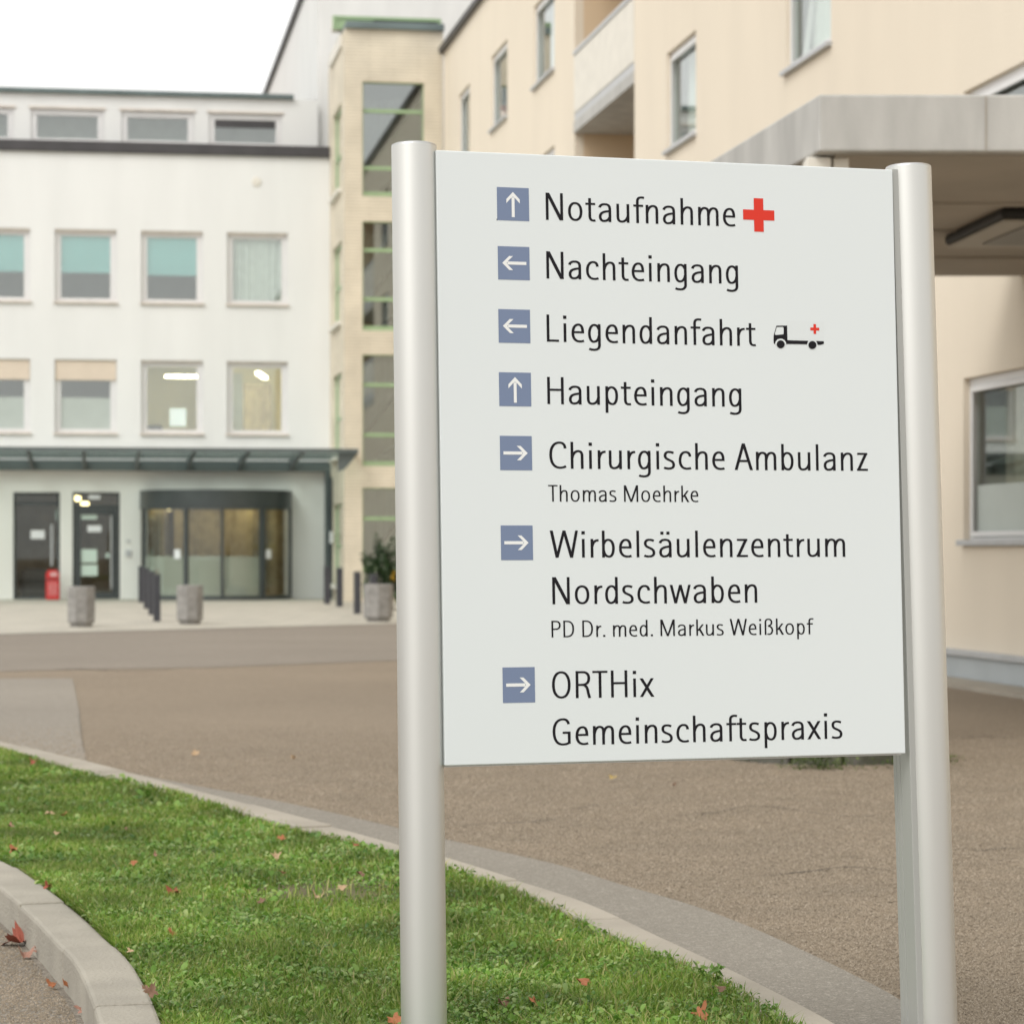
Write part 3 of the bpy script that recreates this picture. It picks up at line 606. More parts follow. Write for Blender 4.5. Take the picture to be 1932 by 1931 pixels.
cy = .14; q = (((1522 - U0) / F) * (Dk + cy) - A.x, ((1603 - U0) / F) * (Dk + cy) - A.x)
B(q[0], (q[0] + q[1]) / 2 + .02, cy, cy + .24, .25, zS - .013).build('column', M['coping'], CC, .01)
B((q[0] + q[1]) / 2 + .035, q[1], cy + .03, cy + .24, .25, zS - .013).build('column', M['coping'], CC, .01)
yq = Dr - A.y - .45; B(loc[3][0] + .5, loc[3][0] + .75, yq, yq + .25, -.02, zS - .013).build('column', M['coping'], CC, .01)
# lamp under the soffit
Dl = 19.15; lx = (1890 - U0) / F * Dl
LP = thing('ceiling_lamp', 'black edged square ceiling lamp under the concrete canopy', 'lamp', (lx, Dl, zS - .012), (0, 0, R(2)))
h = .085; LL = 1.7
m = MB(); m.prism([(0, 0), (1.3, 0), (1.3, LL), (-.08, LL)], -h, 0); m.build('housing', M['black'], LP, .03)
m = MB(); m.prism([(.02, .03), (1.27, .03), (1.27, LL - .03), (-.055, LL - .03)], -h - .02, -h - .001); m.build('rim', M['lamprim'], LP, .004)
m = MB(); m.prism([(.22, .22), (1.08, .22), (1.08, LL - .35), (.15, LL - .35)], -h - .035, -h - .021); m.build('diffuser', M['lampgrey'], LP, .004)
# round stone bed at the column foot
bc = Vector((A.x + (q[0] + q[1]) / 2, A.y + cy - .74)); br_ = .50
RB = thing('stone_island', 'low dark round stone island with moss at the canopy column foot', 'stone kerb', (bc.x - .06, bc.y, 0))
nst = 12
m = MB()
for k in range(nst):
    a0 = 2 * PIm * k / nst + .015; a1 = 2 * PIm * (k + 1) / nst - .015; pts = []
    for j in range(4): a = a0 + (a1 - a0) * j / 3; pts.append(((br_ + .12) * math.cos(a), (br_ + .0) * math.sin(a) * 1.05))
    for j in range(4): a = a1 + (a0 - a1) * j / 3; pts.append(((br_ - .12) * math.cos(a), (br_ - .2) * math.sin(a) * 1.05))
    m.prism(pts, -.03, .23 + random.uniform(-.02, .02))
m.build('stone_ring', M['stone'], RB, .02)
MB().lathe([(.001, .2), (br_ - .1, .19), (br_ - .1, 0)], 30).build('fill', M['soil'], RB)
def scatter(name, m, parent, n, fn, size, seed=1, pts=((-1, 0, 0), (-.3, .5, .15), (1, 0, 0), (-.3, -.5, .15))):
    r = random.Random(seed); mb = MB(); mb.keep = True
    for k in range(n):
        p, s = fn(r); rot = Euler((r.uniform(-.9, .9), r.uniform(-.9, .9), r.uniform(0, 6.3))).to_matrix(); s *= size * r.uniform(.6, 1.3)
        mb.poly([Vector(p) + rot @ (Vector(q_) * s) for q_ in pts])
    return mb.build(name, m, parent)
def moss(r):
    a = r.choice((r.gauss(4.5, .12), r.gauss(5.25, .16))); q_ = r.uniform(.75, .92); return (q_ * math.cos(a) , q_ * math.sin(a) * .95, r.uniform(.0, .07)), 1
scatter('moss_tuft', M['moss'], RB, 900, moss, .012, 5)['kind'] = 'stuff'

# ------------------------------------------------------------------ bollards, planters, red box, shrub
def plaza_z(x, y):
    a, b = Vector(p4[0][:2]), Vector(p4[1][:2]); t = (b - a).normalized(); d = (Vector((x, y)) - a); dn = abs(t.x * d.y - t.y * d.x)
    c = Vector(p4[2][:2]) - a; return .012 + .088 * min(1, max(0, dn / abs(t.x * c.y - t.y * c.x)))
def copy_tree(o, parent=None):
    c = o.copy(); COL.objects.link(c); c.parent = parent
    for ch in list(o.children): copy_tree(ch, c)
    return c
proto = thing('bollard', '', 'bollard', group='dark flat bollards flanking the entrance walk')
B(-.06, .06, -.14, .14, -.05, .80).build('post', M['post_dark'], proto, .008)
B(-.061 - .004, .061 + .004, -.144, .144, .801, .815).build('cap', M['steel'], proto, .003)
lb_ = [(296, 46.0), (286, 49.8), (276.5, 54.6), (266, 60.5)]
names = ['nearest dark bollard of the dense row left of the walk, before the concrete planter'] + [f'{w} bollard from the road in the dense dark row before the revolving door' for w in ('second', 'third')] + ['last dark bollard of the dense row, closest to the revolving door']
spots = [((u - U0) / F * D, D, n) for (u, D), n in zip(lb_, names)]
spots += [((u - U0) / F * D, D, n) for (u, D, n) in ((617, 59, 'dark bollard beside the dark end column, farthest of the right row'), (640.5, 56.5, 'dark bollard just right of the end column under the canopy end'), (674, 51, 'lone dark bollard standing clear of the column, left of the planter before the shrub'), (704, 48.3, 'dark bollard half hidden behind the right hand planter'))]
for i, (x, y, n) in enumerate(spots):
    o = proto if i == 0 else copy_tree(proto); o.location = (x, y, plaza_z(x, y)); o.rotation_euler = (0, 0, R(9)); o['label'] = n
def planter(u0, u1, v, label, seed):
    D = 1.235 * F / (v - V0); zz = plaza_z(0, D); x = ((u0 + u1) / 2 - U0) / F * (D + .2); r = (u1 - u0) / 2 / F * (D + .2) * 1.03
    t = thing('concrete_planter', label, 'planter', (x, D + .22, plaza_z(x, D + .2)), (0, 0, R(seed * 9)), 'concrete planters along the plaza edge')
    c = 1 / math.cos(PIm / 8); H = .655
    MB().lathe([(.001, .0), (r * .78, .0), (r * .80, .06), (r * .97, .065), (r * .99, .1), (r, H), (r * .86, H), (r * .84, H - .09), (.001, H - .09)], 8, rot=PIm / 8).build('pot', M['pot'], t, .015)
    MB().lathe([(.001, H - .07), (r * .82, H - .085)], 12).build('soil', M['soil'], t)
planter(126, 180, 1184, 'grey octagonal concrete planter in front of the entrance door', 1)
planter(333, 383, 1179, 'grey octagonal concrete planter in front of the revolving door', 2)
planter(686, 741, 1173, 'grey octagonal concrete planter before the shrub, next to the sign post', 3)
# red box
x, z = PF.p(99.5, 1130, -.5); wp = PF.O + PF.ex * x + PF.ey * -.5
RX = thing('red_box', 'red round topped vending box with white print by the glazing', 'vending box', (wp.x, wp.y, plaza_z(wp.x, wp.y)), (0, 0, PF.a))
ww = .16
m = MB(); pts = [(-ww, 0), (ww, 0), (ww, .58)] + [(ww - .09 + .09 * math.cos(a), .58 + .13 * math.sin(a)) for a in (.3, .6, .9, 1.2, 1.57)] + [(-ww + .09 + .09 * math.cos(a), .58 + .13 * math.sin(a)) for a in (1.57, 1.9, 2.2, 2.5, 2.8)] + [(-ww, .58)]
m.prism(pts, 0, .3); o = m.build('body', M['redbox'], RX, .02); o.matrix_local = Matrix(((1, 0, 0, 0), (0, 0, -1, .15), (0, 1, 0, 0), (0, 0, 0, 1)))
B(-.06, .11, -.165, -.152, .56, .65).build('slot_flap', M['redprint'], RX, .02)
m = MB(); r_ = random.Random(2)
for k in range(9):
    zz = .10 + k * .038; 
    for c in range(5): m.box(-.11 + c * .045 + r_.uniform(0, .01), -.08 + c * .045 + r_.uniform(0, .012), -.156, -.151, zz, zz + .018)
m.build('print', M['redprint'], RX)
B(-ww + .01, ww - .01, -.155, -.149, .47, .50).build('seam', M['dark'], RX)
# shrub by the tower
D = 54; sx = (716 - U0) / F * D
SH = thing('shrub', 'dark green leafy shrub at the foot of the brick tower', 'shrub', (sx + .1, D, .05))
def crown(r):
    while True:
        p = Vector((r.uniform(-1, 1), r.uniform(-1, 1), r.uniform(-1, 1)))
        if p.length < 1 and p.length > r.random() * .8: break
    k = 1 + .25 * math.sin(p.x * 9 + p.z * 5) + .15 * math.sin(p.y * 11)
    return (p.x * .42 * k, p.y * .42 * k, .75 + p.z * .62 * k), 1
scatter('crown', M['shrubleaf'], SH, 2600, crown, .05, 9)
m = MB()
for k in range(6):
    a = k * 1.05; m.prism([(.03 + .03 * math.cos(a), .03 * math.sin(a)), (.045 + .03 * math.cos(a), .03 * math.sin(a)), (.04 + .03 * math.cos(a), .02 + .03 * math.sin(a))], 0, .9)
m.build('stem', M['wood'], SH)
ys = thing('yellow_blossom', 'tiny yellow flower cluster beside the dark shrub', 'flower', (sx + .30, D - .45, .72))
scatter('petals', mat('yellow_petal', (.6, .36, .02), .6), ys, 24, lambda r: ((r.uniform(-.04, .04), r.uniform(-.04, .04), r.uniform(-.05, .13)), 1), .03, 4)
MB().prism([(-.006, 0), (.006, 0), (0, .01)], -.68, .0).build('stem', M['wood'], ys)

# ------------------------------------------------------------------ the sign
SO = Vector((-.15366, 6.0, .76502)); SW, SH_ = 1.1435, 1.4044
SG = thing('wayfinding_sign', 'white direction sign with black lettering and blue arrows between two aluminium posts', 'sign')
SM = Matrix.Translation(SO) @ Matrix.Rotation(.29442, 4, 'Z') @ Matrix.Rotation(-.04669, 4, 'X') @ Matrix.Rotation(-.00229, 4, 'Y')
SG.matrix_world = SM; SI = SM.inverted()
def sp(u, v, y=0.0):   # survey point on the panel face
    o = SI @ Vector((0, 0, EYE)); d = SI.to_3x3() @ Vector(((u - U0) / F, 1, (V0 - v) / F)); t = (y - o.y) / d.y; p = o + d * t; return p.x, p.z
B(0.002, SW, 0, .022, 0, SH_).build('panel', M['signwhite'], SG, .0025)
B(.003, SW - .001, .0225, .026, -.004, SH_ + .002).build('panel_back', M['alu_cap'], SG)
def post(cx, inner, lean, pr):
    zt_ = SH_ + .018; zb_ = -.80
    p = MB().lathe([(pr, zb_), (pr, zt_ - .006)], 48).build('post', M['alu'], SG, smooth=True); p.location = (cx - SH_ * math.sin(lean), .040, 0); p.rotation_euler = (0, lean, 0)
    MB().lathe([(pr, zt_ - .006), (pr - .0005, zt_ - .002), (pr - .004, zt_), (.001, zt_)], 48).build('cap', M['alu_cap'], p, smooth=True)
    s = 1 if inner > 0 else -1; x0, x1 = sorted((s * .035, s * (pr + .004)))
    fb = MB(); fb.box(x0, x1, .022, .042, zb_, zt_ - .010); fb.box(x0, x1, .0425, .060, zb_, zt_ - .011)
    if s < 0: fb.box(x0 + .0005, -.02, -.034, .0215, zb_, SH_ + .004)
    fb.build('groove_rail', M['rail'], p, .002)
    B(*sorted((s * (pr - .002), s * (pr + .0005))), -.0525, -.045, zb_, zt_ - .02).build('joint', M['black'], p) if False else None
    MB().lathe([(.001, zb_ - .02), (.09, zb_ - .02), (.09, zb_ + .012), (pr + .001, zb_ + .014)], 32).build('base_plate', M['alu_cap'], p)
    return p
post(-.0394, 1, .0028, .052); post(SW + .0605, -1, -.0085, .0555)
# small dirt marks
m = MB(); x, z = sp(802, 383)
x, z = sp(937, 416); m.prism([(0, 0), (.002, 0), (.0015, .004), (0, .004)], -.0006, -.0001); o = m.build('dirt_speck', M['crack'], SG); o.location = (x, -.0004, z); o.rotation_euler = (R(90), 0, R(0))
# lettering: humanist condensed sans drawn as pen strokes, cap height 1
def Dg(x0, y0, x1, y1, w): return 'P%g %g %g %g %g %g %g %g' % (x0 - w / 2, y0, x0 + w / 2, y0, x1 + w / 2, y1, x1 - w / 2, y1)
def Rc(x0, y0, x1, y1): return 'P%g %g %g %g %g %g %g %g' % (x0, y0, x1, y0, x1, y1, x0, y1)
A1 = 'M.055 .40C.08 .56 .17 .655 .27 .655C.37 .655 .41 .59 .41 .47L.41 0'
BL = 'M.395 .50C.37 .60 .30 .655 .24 .655C.11 .655 .05 .50 .05 .34C.05 .14 .12 .035 .20 .035C.30 .035 .38 .11 .40 .26'
BR = 'M.065 .50C.09 .60 .16 .655 .22 .655C.35 .655 .41 .52 .41 .35C.41 .14 .34 .035 .26 .035C.16 .035 .08 .10 .06 .26'
LA = ['M.03 .53C.05 .62 .13 .655 .22 .655C.34 .655 .40 .60 .40 .48L.40 0', 'M.40 .405C.20 .39 .045 .35 .045 .19C.045 .08 .11 .035 .18 .035C.29 .035 .38 .10 .40 .22']
DOT = Rc(-.01, .855, .11, .975)
PB = 'M.05 .957L.25 .957C.40 .957 .47 .87 .47 .73C.47 .57 .38 .49 .22 .49L.05 .49'
GL = {   # glyph: (width, left bearing, right bearing, strokes)
 'N': (.62, .1, .1, ['M.05 0L.05 1', 'M.57 0L.57 1', 'P0 1 .13 1 .62 0 .49 0']),
 'o': (.52, .08, .08, ['O.26 .345 .21 .31']),
 't': (.36, .03, .04, ['M.155 .86L.155 .21C.155 .07 .21 .035 .29 .035C.32 .035 .34 .037 .36 .042', 'M0 .648L.355 .648']),
 'a': (.45, .085, .1, LA), 'ä': (.45, .085, .1, LA + [Rc(.05, .85, .16, .96), Rc(.27, .85, .38, .96)]),
 'u': (.47, .09, .1, ['M.05 .69L.05 .22C.05 .08 .11 .035 .19 .035C.30 .035 .40 .12 .42 .28', 'M.42 0L.42 .69']),
 'f': (.40, .05, -.05, ['M.15 0L.15 .80C.15 .92 .21 .957 .30 .957C.34 .957 .37 .952 .40 .945', 'M0 .648L.36 .648']),
 'n': (.46, .1, .09, ['M.05 0L.05 .69', A1]), 'h': (.46, .1, .09, ['M.05 0L.05 .995', A1]),
 'm': (.76, .1, .09, ['M.05 0L.05 .69', 'M.055 .40C.08 .56 .15 .655 .24 .655C.34 .655 .38 .59 .38 .47L.38 0', 'M.385 .40C.41 .56 .48 .655 .57 .655C.67 .655 .71 .59 .71 .47L.71 0']),
 'e': (.455, .075, .07, ['M.05 .372L.458 .372', 'M.408 .37C.41 .57 .35 .655 .255 .655C.13 .655 .05 .53 .05 .33C.05 .13 .16 .035 .30 .035C.36 .035 .41 .045 .45 .062']),
 'c': (.45, .075, .06, ['M.415 .49C.41 .62 .34 .655 .265 .655C.13 .655 .05 .53 .05 .33C.05 .13 .16 .035 .30 .035C.36 .035 .41 .045 .45 .062']),
 'i': (.10, .11, .11, ['M.05 0L.05 .69', DOT]), 'l': (.10, .11, .11, ['M.05 0L.05 .995']),
 'g': (.46, .075, .1, [BL, 'M.41 .69L.41 -.08C.41 -.21 .33 -.262 .21 -.262C.13 -.262 .07 -.245 .035 -.225']),
 'L': (.44, .1, .06, ['M.05 0L.05 1', 'M.06 .044L.44 .044']),
 'd': (.46, .075, .1, [BL, 'M.41 0L.41 .995']), 'b': (.46, .1, .075, [BR, 'M.05 0L.05 .995']), 'p': (.46, .1, .075, [BR, 'M.05 -.29L.05 .69']),
 'r': (.29, .1, .02, ['M.05 0L.05 .69', 'M.055 .40C.08 .56 .16 .65 .29 .638']),
 'H': (.59, .1, .1, ['M.05 0L.05 1', 'M.54 0L.54 1', 'M.06 .53L.53 .53']),
 's': (.40, .06, .07, ['M.36 .615C.30 .645 .25 .655 .20 .655C.10 .655 .05 .60 .05 .52C.05 .42 .12 .39 .20 .355C.30 .31 .36 .27 .36 .17C.36 .08 .29 .035 .18 .035C.12 .035 .05 .045 .01 .07']),
 'C': (.60, .08, .06, ['M.565 .75C.56 .90 .48 .963 .37 .963C.16 .963 .05 .78 .05 .50C.05 .20 .18 .037 .38 .037C.46 .037 .54 .06 .59 .095']),
 'A': (.68, .02, .02, ['P0 0 .11 0 .395 1 .285 1', 'P.57 0 .68 0 .395 1 .285 1', 'M.12 .34L.56 .34']),
 'z': (.42, .06, .05, ['M.02 .648L.41 .648', 'M0 .042L.42 .042', 'P0 .03 .115 .03 .41 .66 .295 .66']),
 'T': (.54, .02, .02, ['M0 .957L.54 .957', 'M.27 0L.27 .96']),
 'M': (.83, .1, .1, ['M.05 0L.05 1', 'M.78 0L.78 1', 'P0 1 .12 1 .465 0 .365 0', 'P.71 1 .83 1 .465 0 .365 0']),
 'k': (.47, .1, .0, ['M.05 0L.05 .995', Dg(.10, .30, .385, .69, .115), Dg(.185, .42, .405, 0, .125)]),
 'w': (.77, .02, .02, [Dg(.05, .69, .21, 0, .1), Dg(.21, 0, .385, .69, .09), Dg(.385, .69, .56, 0, .1), Dg(.56, 0, .72, .69, .09)]),
 'W': (1.01, .02, .02, [Dg(.055, 1, .25, 0, .11), Dg(.25, 0, .505, 1, .1), Dg(.505, 1, .765, 0, .11), Dg(.765, 0, .955, 1, .1)]),
 'P': (.52, .1, .05, ['M.05 0L.05 1', PB]),
 'D': (.61, .1, .08, ['M.05 0L.05 1', 'M.05 .957L.22 .957C.45 .957 .555 .77 .555 .50C.555 .20 .43 .043 .20 .043L.05 .043']),
 'R': (.55, .1, .03, ['M.05 0L.05 1', PB, 'M.24 .49C.37 .48 .41 .38 .43 .26C.45 .15 .47 .07 .495 0']),
 'O': (.66, .08, .08, ['O.33 .5 .28 .463']),
 'x': (.53, .02, .02, [Dg(.06, .69, .47, 0, .12), Dg(.06, 0, .46, .69, .11)]),
 'G': (.64, .08, .1, ['M.575 .78C.55 .91 .48 .963 .38 .963C.16 .963 .05 .78 .05 .50C.05 .20 .17 .037 .36 .037C.46 .037 .54 .06 .59 .10', 'M.59 .06L.59 .51', 'M.36 .468L.63 .468']),
 'ß': (.50, .1, .07, ['M.05 0L.05 .75C.05 .91 .12 .957 .23 .957C.35 .957 .41 .88 .41 .77C.41 .63 .33 .57 .20 .545', 'M.20 .545C.36 .53 .45 .43 .45 .28C.45 .12 .36 .037 .26 .037C.22 .037 .18 .042 .15 .055']),
 '.': (.12, .08, .06, [Rc(0, 0, .12, .12)]), ' ': (.28, 0, 0, [])}
def stroke(s):
    k = s[0]; nums = lambda t: [float(q_) for q_ in re.findall(r'-?\d*\.?\d+', t)]
    if k == 'P': q_ = nums(s); return [[(q_[i], q_[i + 1]) for i in range(0, len(q_), 2)]]
    closed = False
    if k == 'O':
        cx, cy, rx, ry = nums(s); P = []
        for i in range(40):
            a = 2 * PIm * i / 40; c, d = math.cos(a), math.sin(a); e = .9
            P.append((cx + rx * math.copysign(abs(c) ** e, c), cy + ry * math.copysign(abs(d) ** e, d)))
        closed = True
    else:
        P = []
        for c, t in re.findall(r'([MLC])([^MLC]*)', s):
            q_ = nums(t)
            if c in 'ML': P.append((q_[0], q_[1]))
            else:
                a = P[-1]
                for i in range(1, 13):
                    t_ = i / 12; u_ = 1 - t_
                    P.append(tuple(u_ ** 3 * a[j] + 3 * u_ * u_ * t_ * q_[j] + 3 * u_ * t_ * t_ * q_[2 + j] + t_ ** 3 * q_[4 + j] for j in (0, 1)))
    n = len(P); Lf, Rt = [], []
    for i, p in enumerate(P):
        a = P[(i - 1) % n] if closed or i else P[0]; b = P[(i + 1) % n] if closed or i < n - 1 else P[-1]
        t = Vector((b[0] - a[0], b[1] - a[1])).normalized(); hw = (.098 * abs(t.y) ** 1.3 + .078 * (1 - abs(t.y) ** 1.3)) / 2
        Lf.append((p[0] - t.y * hw, p[1] + t.x * hw)); Rt.append((p[0] + t.y * hw, p[1] - t.x * hw))
    out = []
    for i in range(n if closed else n - 1): j = (i + 1) % n; out.append([Rt[i], Rt[j], Lf[j], Lf[i]])
    return out
def lettering(text, p0, p1, cap_px):    # p0,p1: survey of baseline at left edge of first and right edge of last letter
    x0, z0 = sp(*p0); x1, z1 = sp(*p1); xc, zc = sp(p0[0], p0[1] - cap_px); cap = zc - z0
    adv = 0; pl = []
    for i, c in enumerate(text):
        w, l_, r_, st = GL[c]
        if i: adv += l_
        pl.append((adv, st)); adv += w + (r_ if i < len(text) - 1 else 0)
    sx_ = (x1 - x0) / adv; mb = MB(); mb.keep = True; k = 0
    zm = (z0 + z1) / 2
    for ax, st in pl:
        for j, s in enumerate(st):
            y = -.0005 - j * .00012
            for q_ in stroke(s):
                pts = [(x0 + (ax + a) * sx_, y, zm + b * cap) for a, b in q_]
                ar = sum(pts[i][0] * pts[(i + 1) % len(pts)][2] - pts[(i + 1) % len(pts)][0] * pts[i][2] for i in range(len(pts)))
                mb.poly(pts if ar > 0 else pts[::-1])
    return mb.build('lettering', M['ink'], SG)
za = lambda x, y: (724.5 + .5625 * x, 248.2 + .5625 * y)
zb = lambda x, y: (724.5 + .5625 * x, 637.3 + .5625 * y)
zc_ = lambda x, y: (724.5 + .5625 * x, 952.6 + .5625 * y)
c1 = 91 * .5625; c2 = 56 * .5625
lettering('Notaufnahme', za(543, 297), za(1178, 318), c1); lettering('Nachteingang', za(545, 493), za(1188, 511), c1); lettering('Liegendanfahrt', za(546, 704), za(1247, 720), c1)
lettering('Haupteingang', zb(548, 223), zb(1199, 230), c1); lettering('Chirurgische Ambulanz', zb(555, 440), zb(1623, 444), c1); lettering('Thomas Moehrke', zb(551, 549), zb(1054, 550), c2)
lettering('Wirbelsäulenzentrum', zc_(557, 177), zc_(1547, 172), c1); lettering('Nordschwaben', zc_(565, 333), zc_(1252, 326), c1); lettering('PD Dr. med. Markus Weißkopf', zc_(562, 443), zc_(1441, 433), c2)
lettering('ORTHix', zc_(564, 648), zc_(907, 642), c1); lettering('Gemeinschaftspraxis', zc_(566, 806), zc_(1537, 782), c1)
def flat(polys, m, name, par, y): 
    mb = MB(); mb.keep = True
    for p in polys:
        ar = sum(p[i][0] * p[(i + 1) % len(p)][1] - p[(i + 1) % len(p)][0] * p[i][1] for i in range(len(p)))
        p = p if ar > 0 else p[::-1]; mb.poly([(a, y, b) for a, b in p])
    return mb.build(name, m, par)
AR = [[(.5, .865), (.71, .645), (.71, .525), (.552, .69), (.5, .72), (.448, .69), (.29, .525), (.29, .645)], [(.454, .105), (.546, .105), (.546, .70), (.454, .70)]]
def arrow(P0, P1, turn):
    x0, z1 = sp(*P0); x1, z0 = sp(*P1); w, h_ = x1 - x0, z1 - z0
    t = flat([[(x0, z0), (x1, z0), (x1, z1), (x0, z1)]], M['arrowblue'], 'arrow_tile', SG, -.0005)
    polys = []
    for p in AR:
        q_ = []
        for a, b in p:
            a, b = a - .5, b - .5
            for _ in range(turn): a, b = -b, a
            q_.append((x0 + (a + .5) * w, z0 + (b + .5) * h_))
        polys.append(q_)
    flat(polys[:1], M['arrowwhite'], 'arrow_head', t, -.0009); flat(polys[1:], M['arrowwhite'], 'arrow_shaft', t, -.0010)
for f_, a, b, c, d, t in ((za, 378, 186, 487, 301, 0), (za, 381, 384, 489, 499, 1), (za, 383, 595, 491, 710, 1), (zb, 385, 115, 494, 230, 0), (zb, 388, 328, 497, 444, 3), (zc_, 391, 68, 500, 184, 3), (zc_, 397, 544, 507, 661, 3)): arrow(f_(a, b), f_(c, d), t)
def cross(P0, P1, t, par, y):
    x0, z1 = sp(*P0); x1, z0 = sp(*P1); cx, cz, a, b = (x0 + x1) / 2, (z0 + z1) / 2, (x1 - x0) / 2, (z1 - z0) / 2; w, h_ = a * t, b * t
    return flat([[(cx - w, cz - b), (cx + w, cz - b), (cx + w, cz - h_), (cx + a, cz - h_), (cx + a, cz + h_), (cx + w, cz + h_), (cx + w, cz + b), (cx - w, cz + b), (cx - w, cz + h_), (cx - a, cz + h_), (cx - a, cz - h_), (cx - w, cz - h_)]], M['red'], 'red_cross', par, y)
cross(za(1203, 222), za(1310, 338), .305, SG, -.0006)
# ambulance pictogram
tk = lambda x, y: sp((2150 + x * .10352) / 1.4907, (850 + y * .10352) / 1.4907)
def tp(l_): return [tk(a, b) for a, b in l_]
def circ(cx, cy, r, a0=0, a1=360, n=28): return [(cx + r * math.cos(R(a0 + (a1 - a0) * i / n)), cy - r * math.sin(R(a0 + (a1 - a0) * i / n))) for i in range(n + (a1 - a0 < 360))]
body = [(325, 635), (612, 632), (614, 700), (612, 870), (618, 1015), (640, 1035), (900, 1042), (1172, 1050), (1152, 1140), (600, 1132)] 
AM = flat([tp([(325, 635), (612, 632), (515, 690), (495, 665), (330, 672)]), tp([(612, 632), (622, 1020), (600, 1132), (520, 1010), (520, 875), (520, 690)]), tp([(325, 635), (330, 672), (278, 850), (262, 850)]),
           tp([(262, 845), (276, 845), (300, 890), (522, 868), (532, 1030), (440, 985), (350, 1005), (298, 1075), (284, 1130), (262, 1130), (248, 1100), (246, 930)])], M['ink'], 'ambulance_pictogram', SG, -.0006)
flat([tp([(545, 1010), (640, 1033), (1185, 1048), (1150, 1140), (590, 1132)]), tp([(1405, 1055), (1608, 1060), (1614, 1125), (1525, 1155), (1445, 1158)])], M['ink'], 'chassis', AM, -.0008)
flat([tp(circ(437, 1140, 150, 0, 180)) + tp([(287, 1200), (587, 1200)][:0])], M['signwhite'], 'wheel_arch', AM, -.0010)
for cx, cy in ((437, 1142), (1298, 1162)): flat([tp(circ(cx, cy, 108))], M['ink'], 'wheel', AM, -.0013)
cross(((2150 + 1240 * .10352) / 1.4907, (850 + 590 * .10352) / 1.4907), ((2150 + 1488 * .10352) / 1.4907, (850 + 865 * .10352) / 1.4907), .29, AM, -.0008)
flat([tp([(618, 505), (1610, 515), (1612, 1050), (640, 1030)])], mat('box_film', (.685, .725, .73), .5), 'box_body', AM, -.0003)

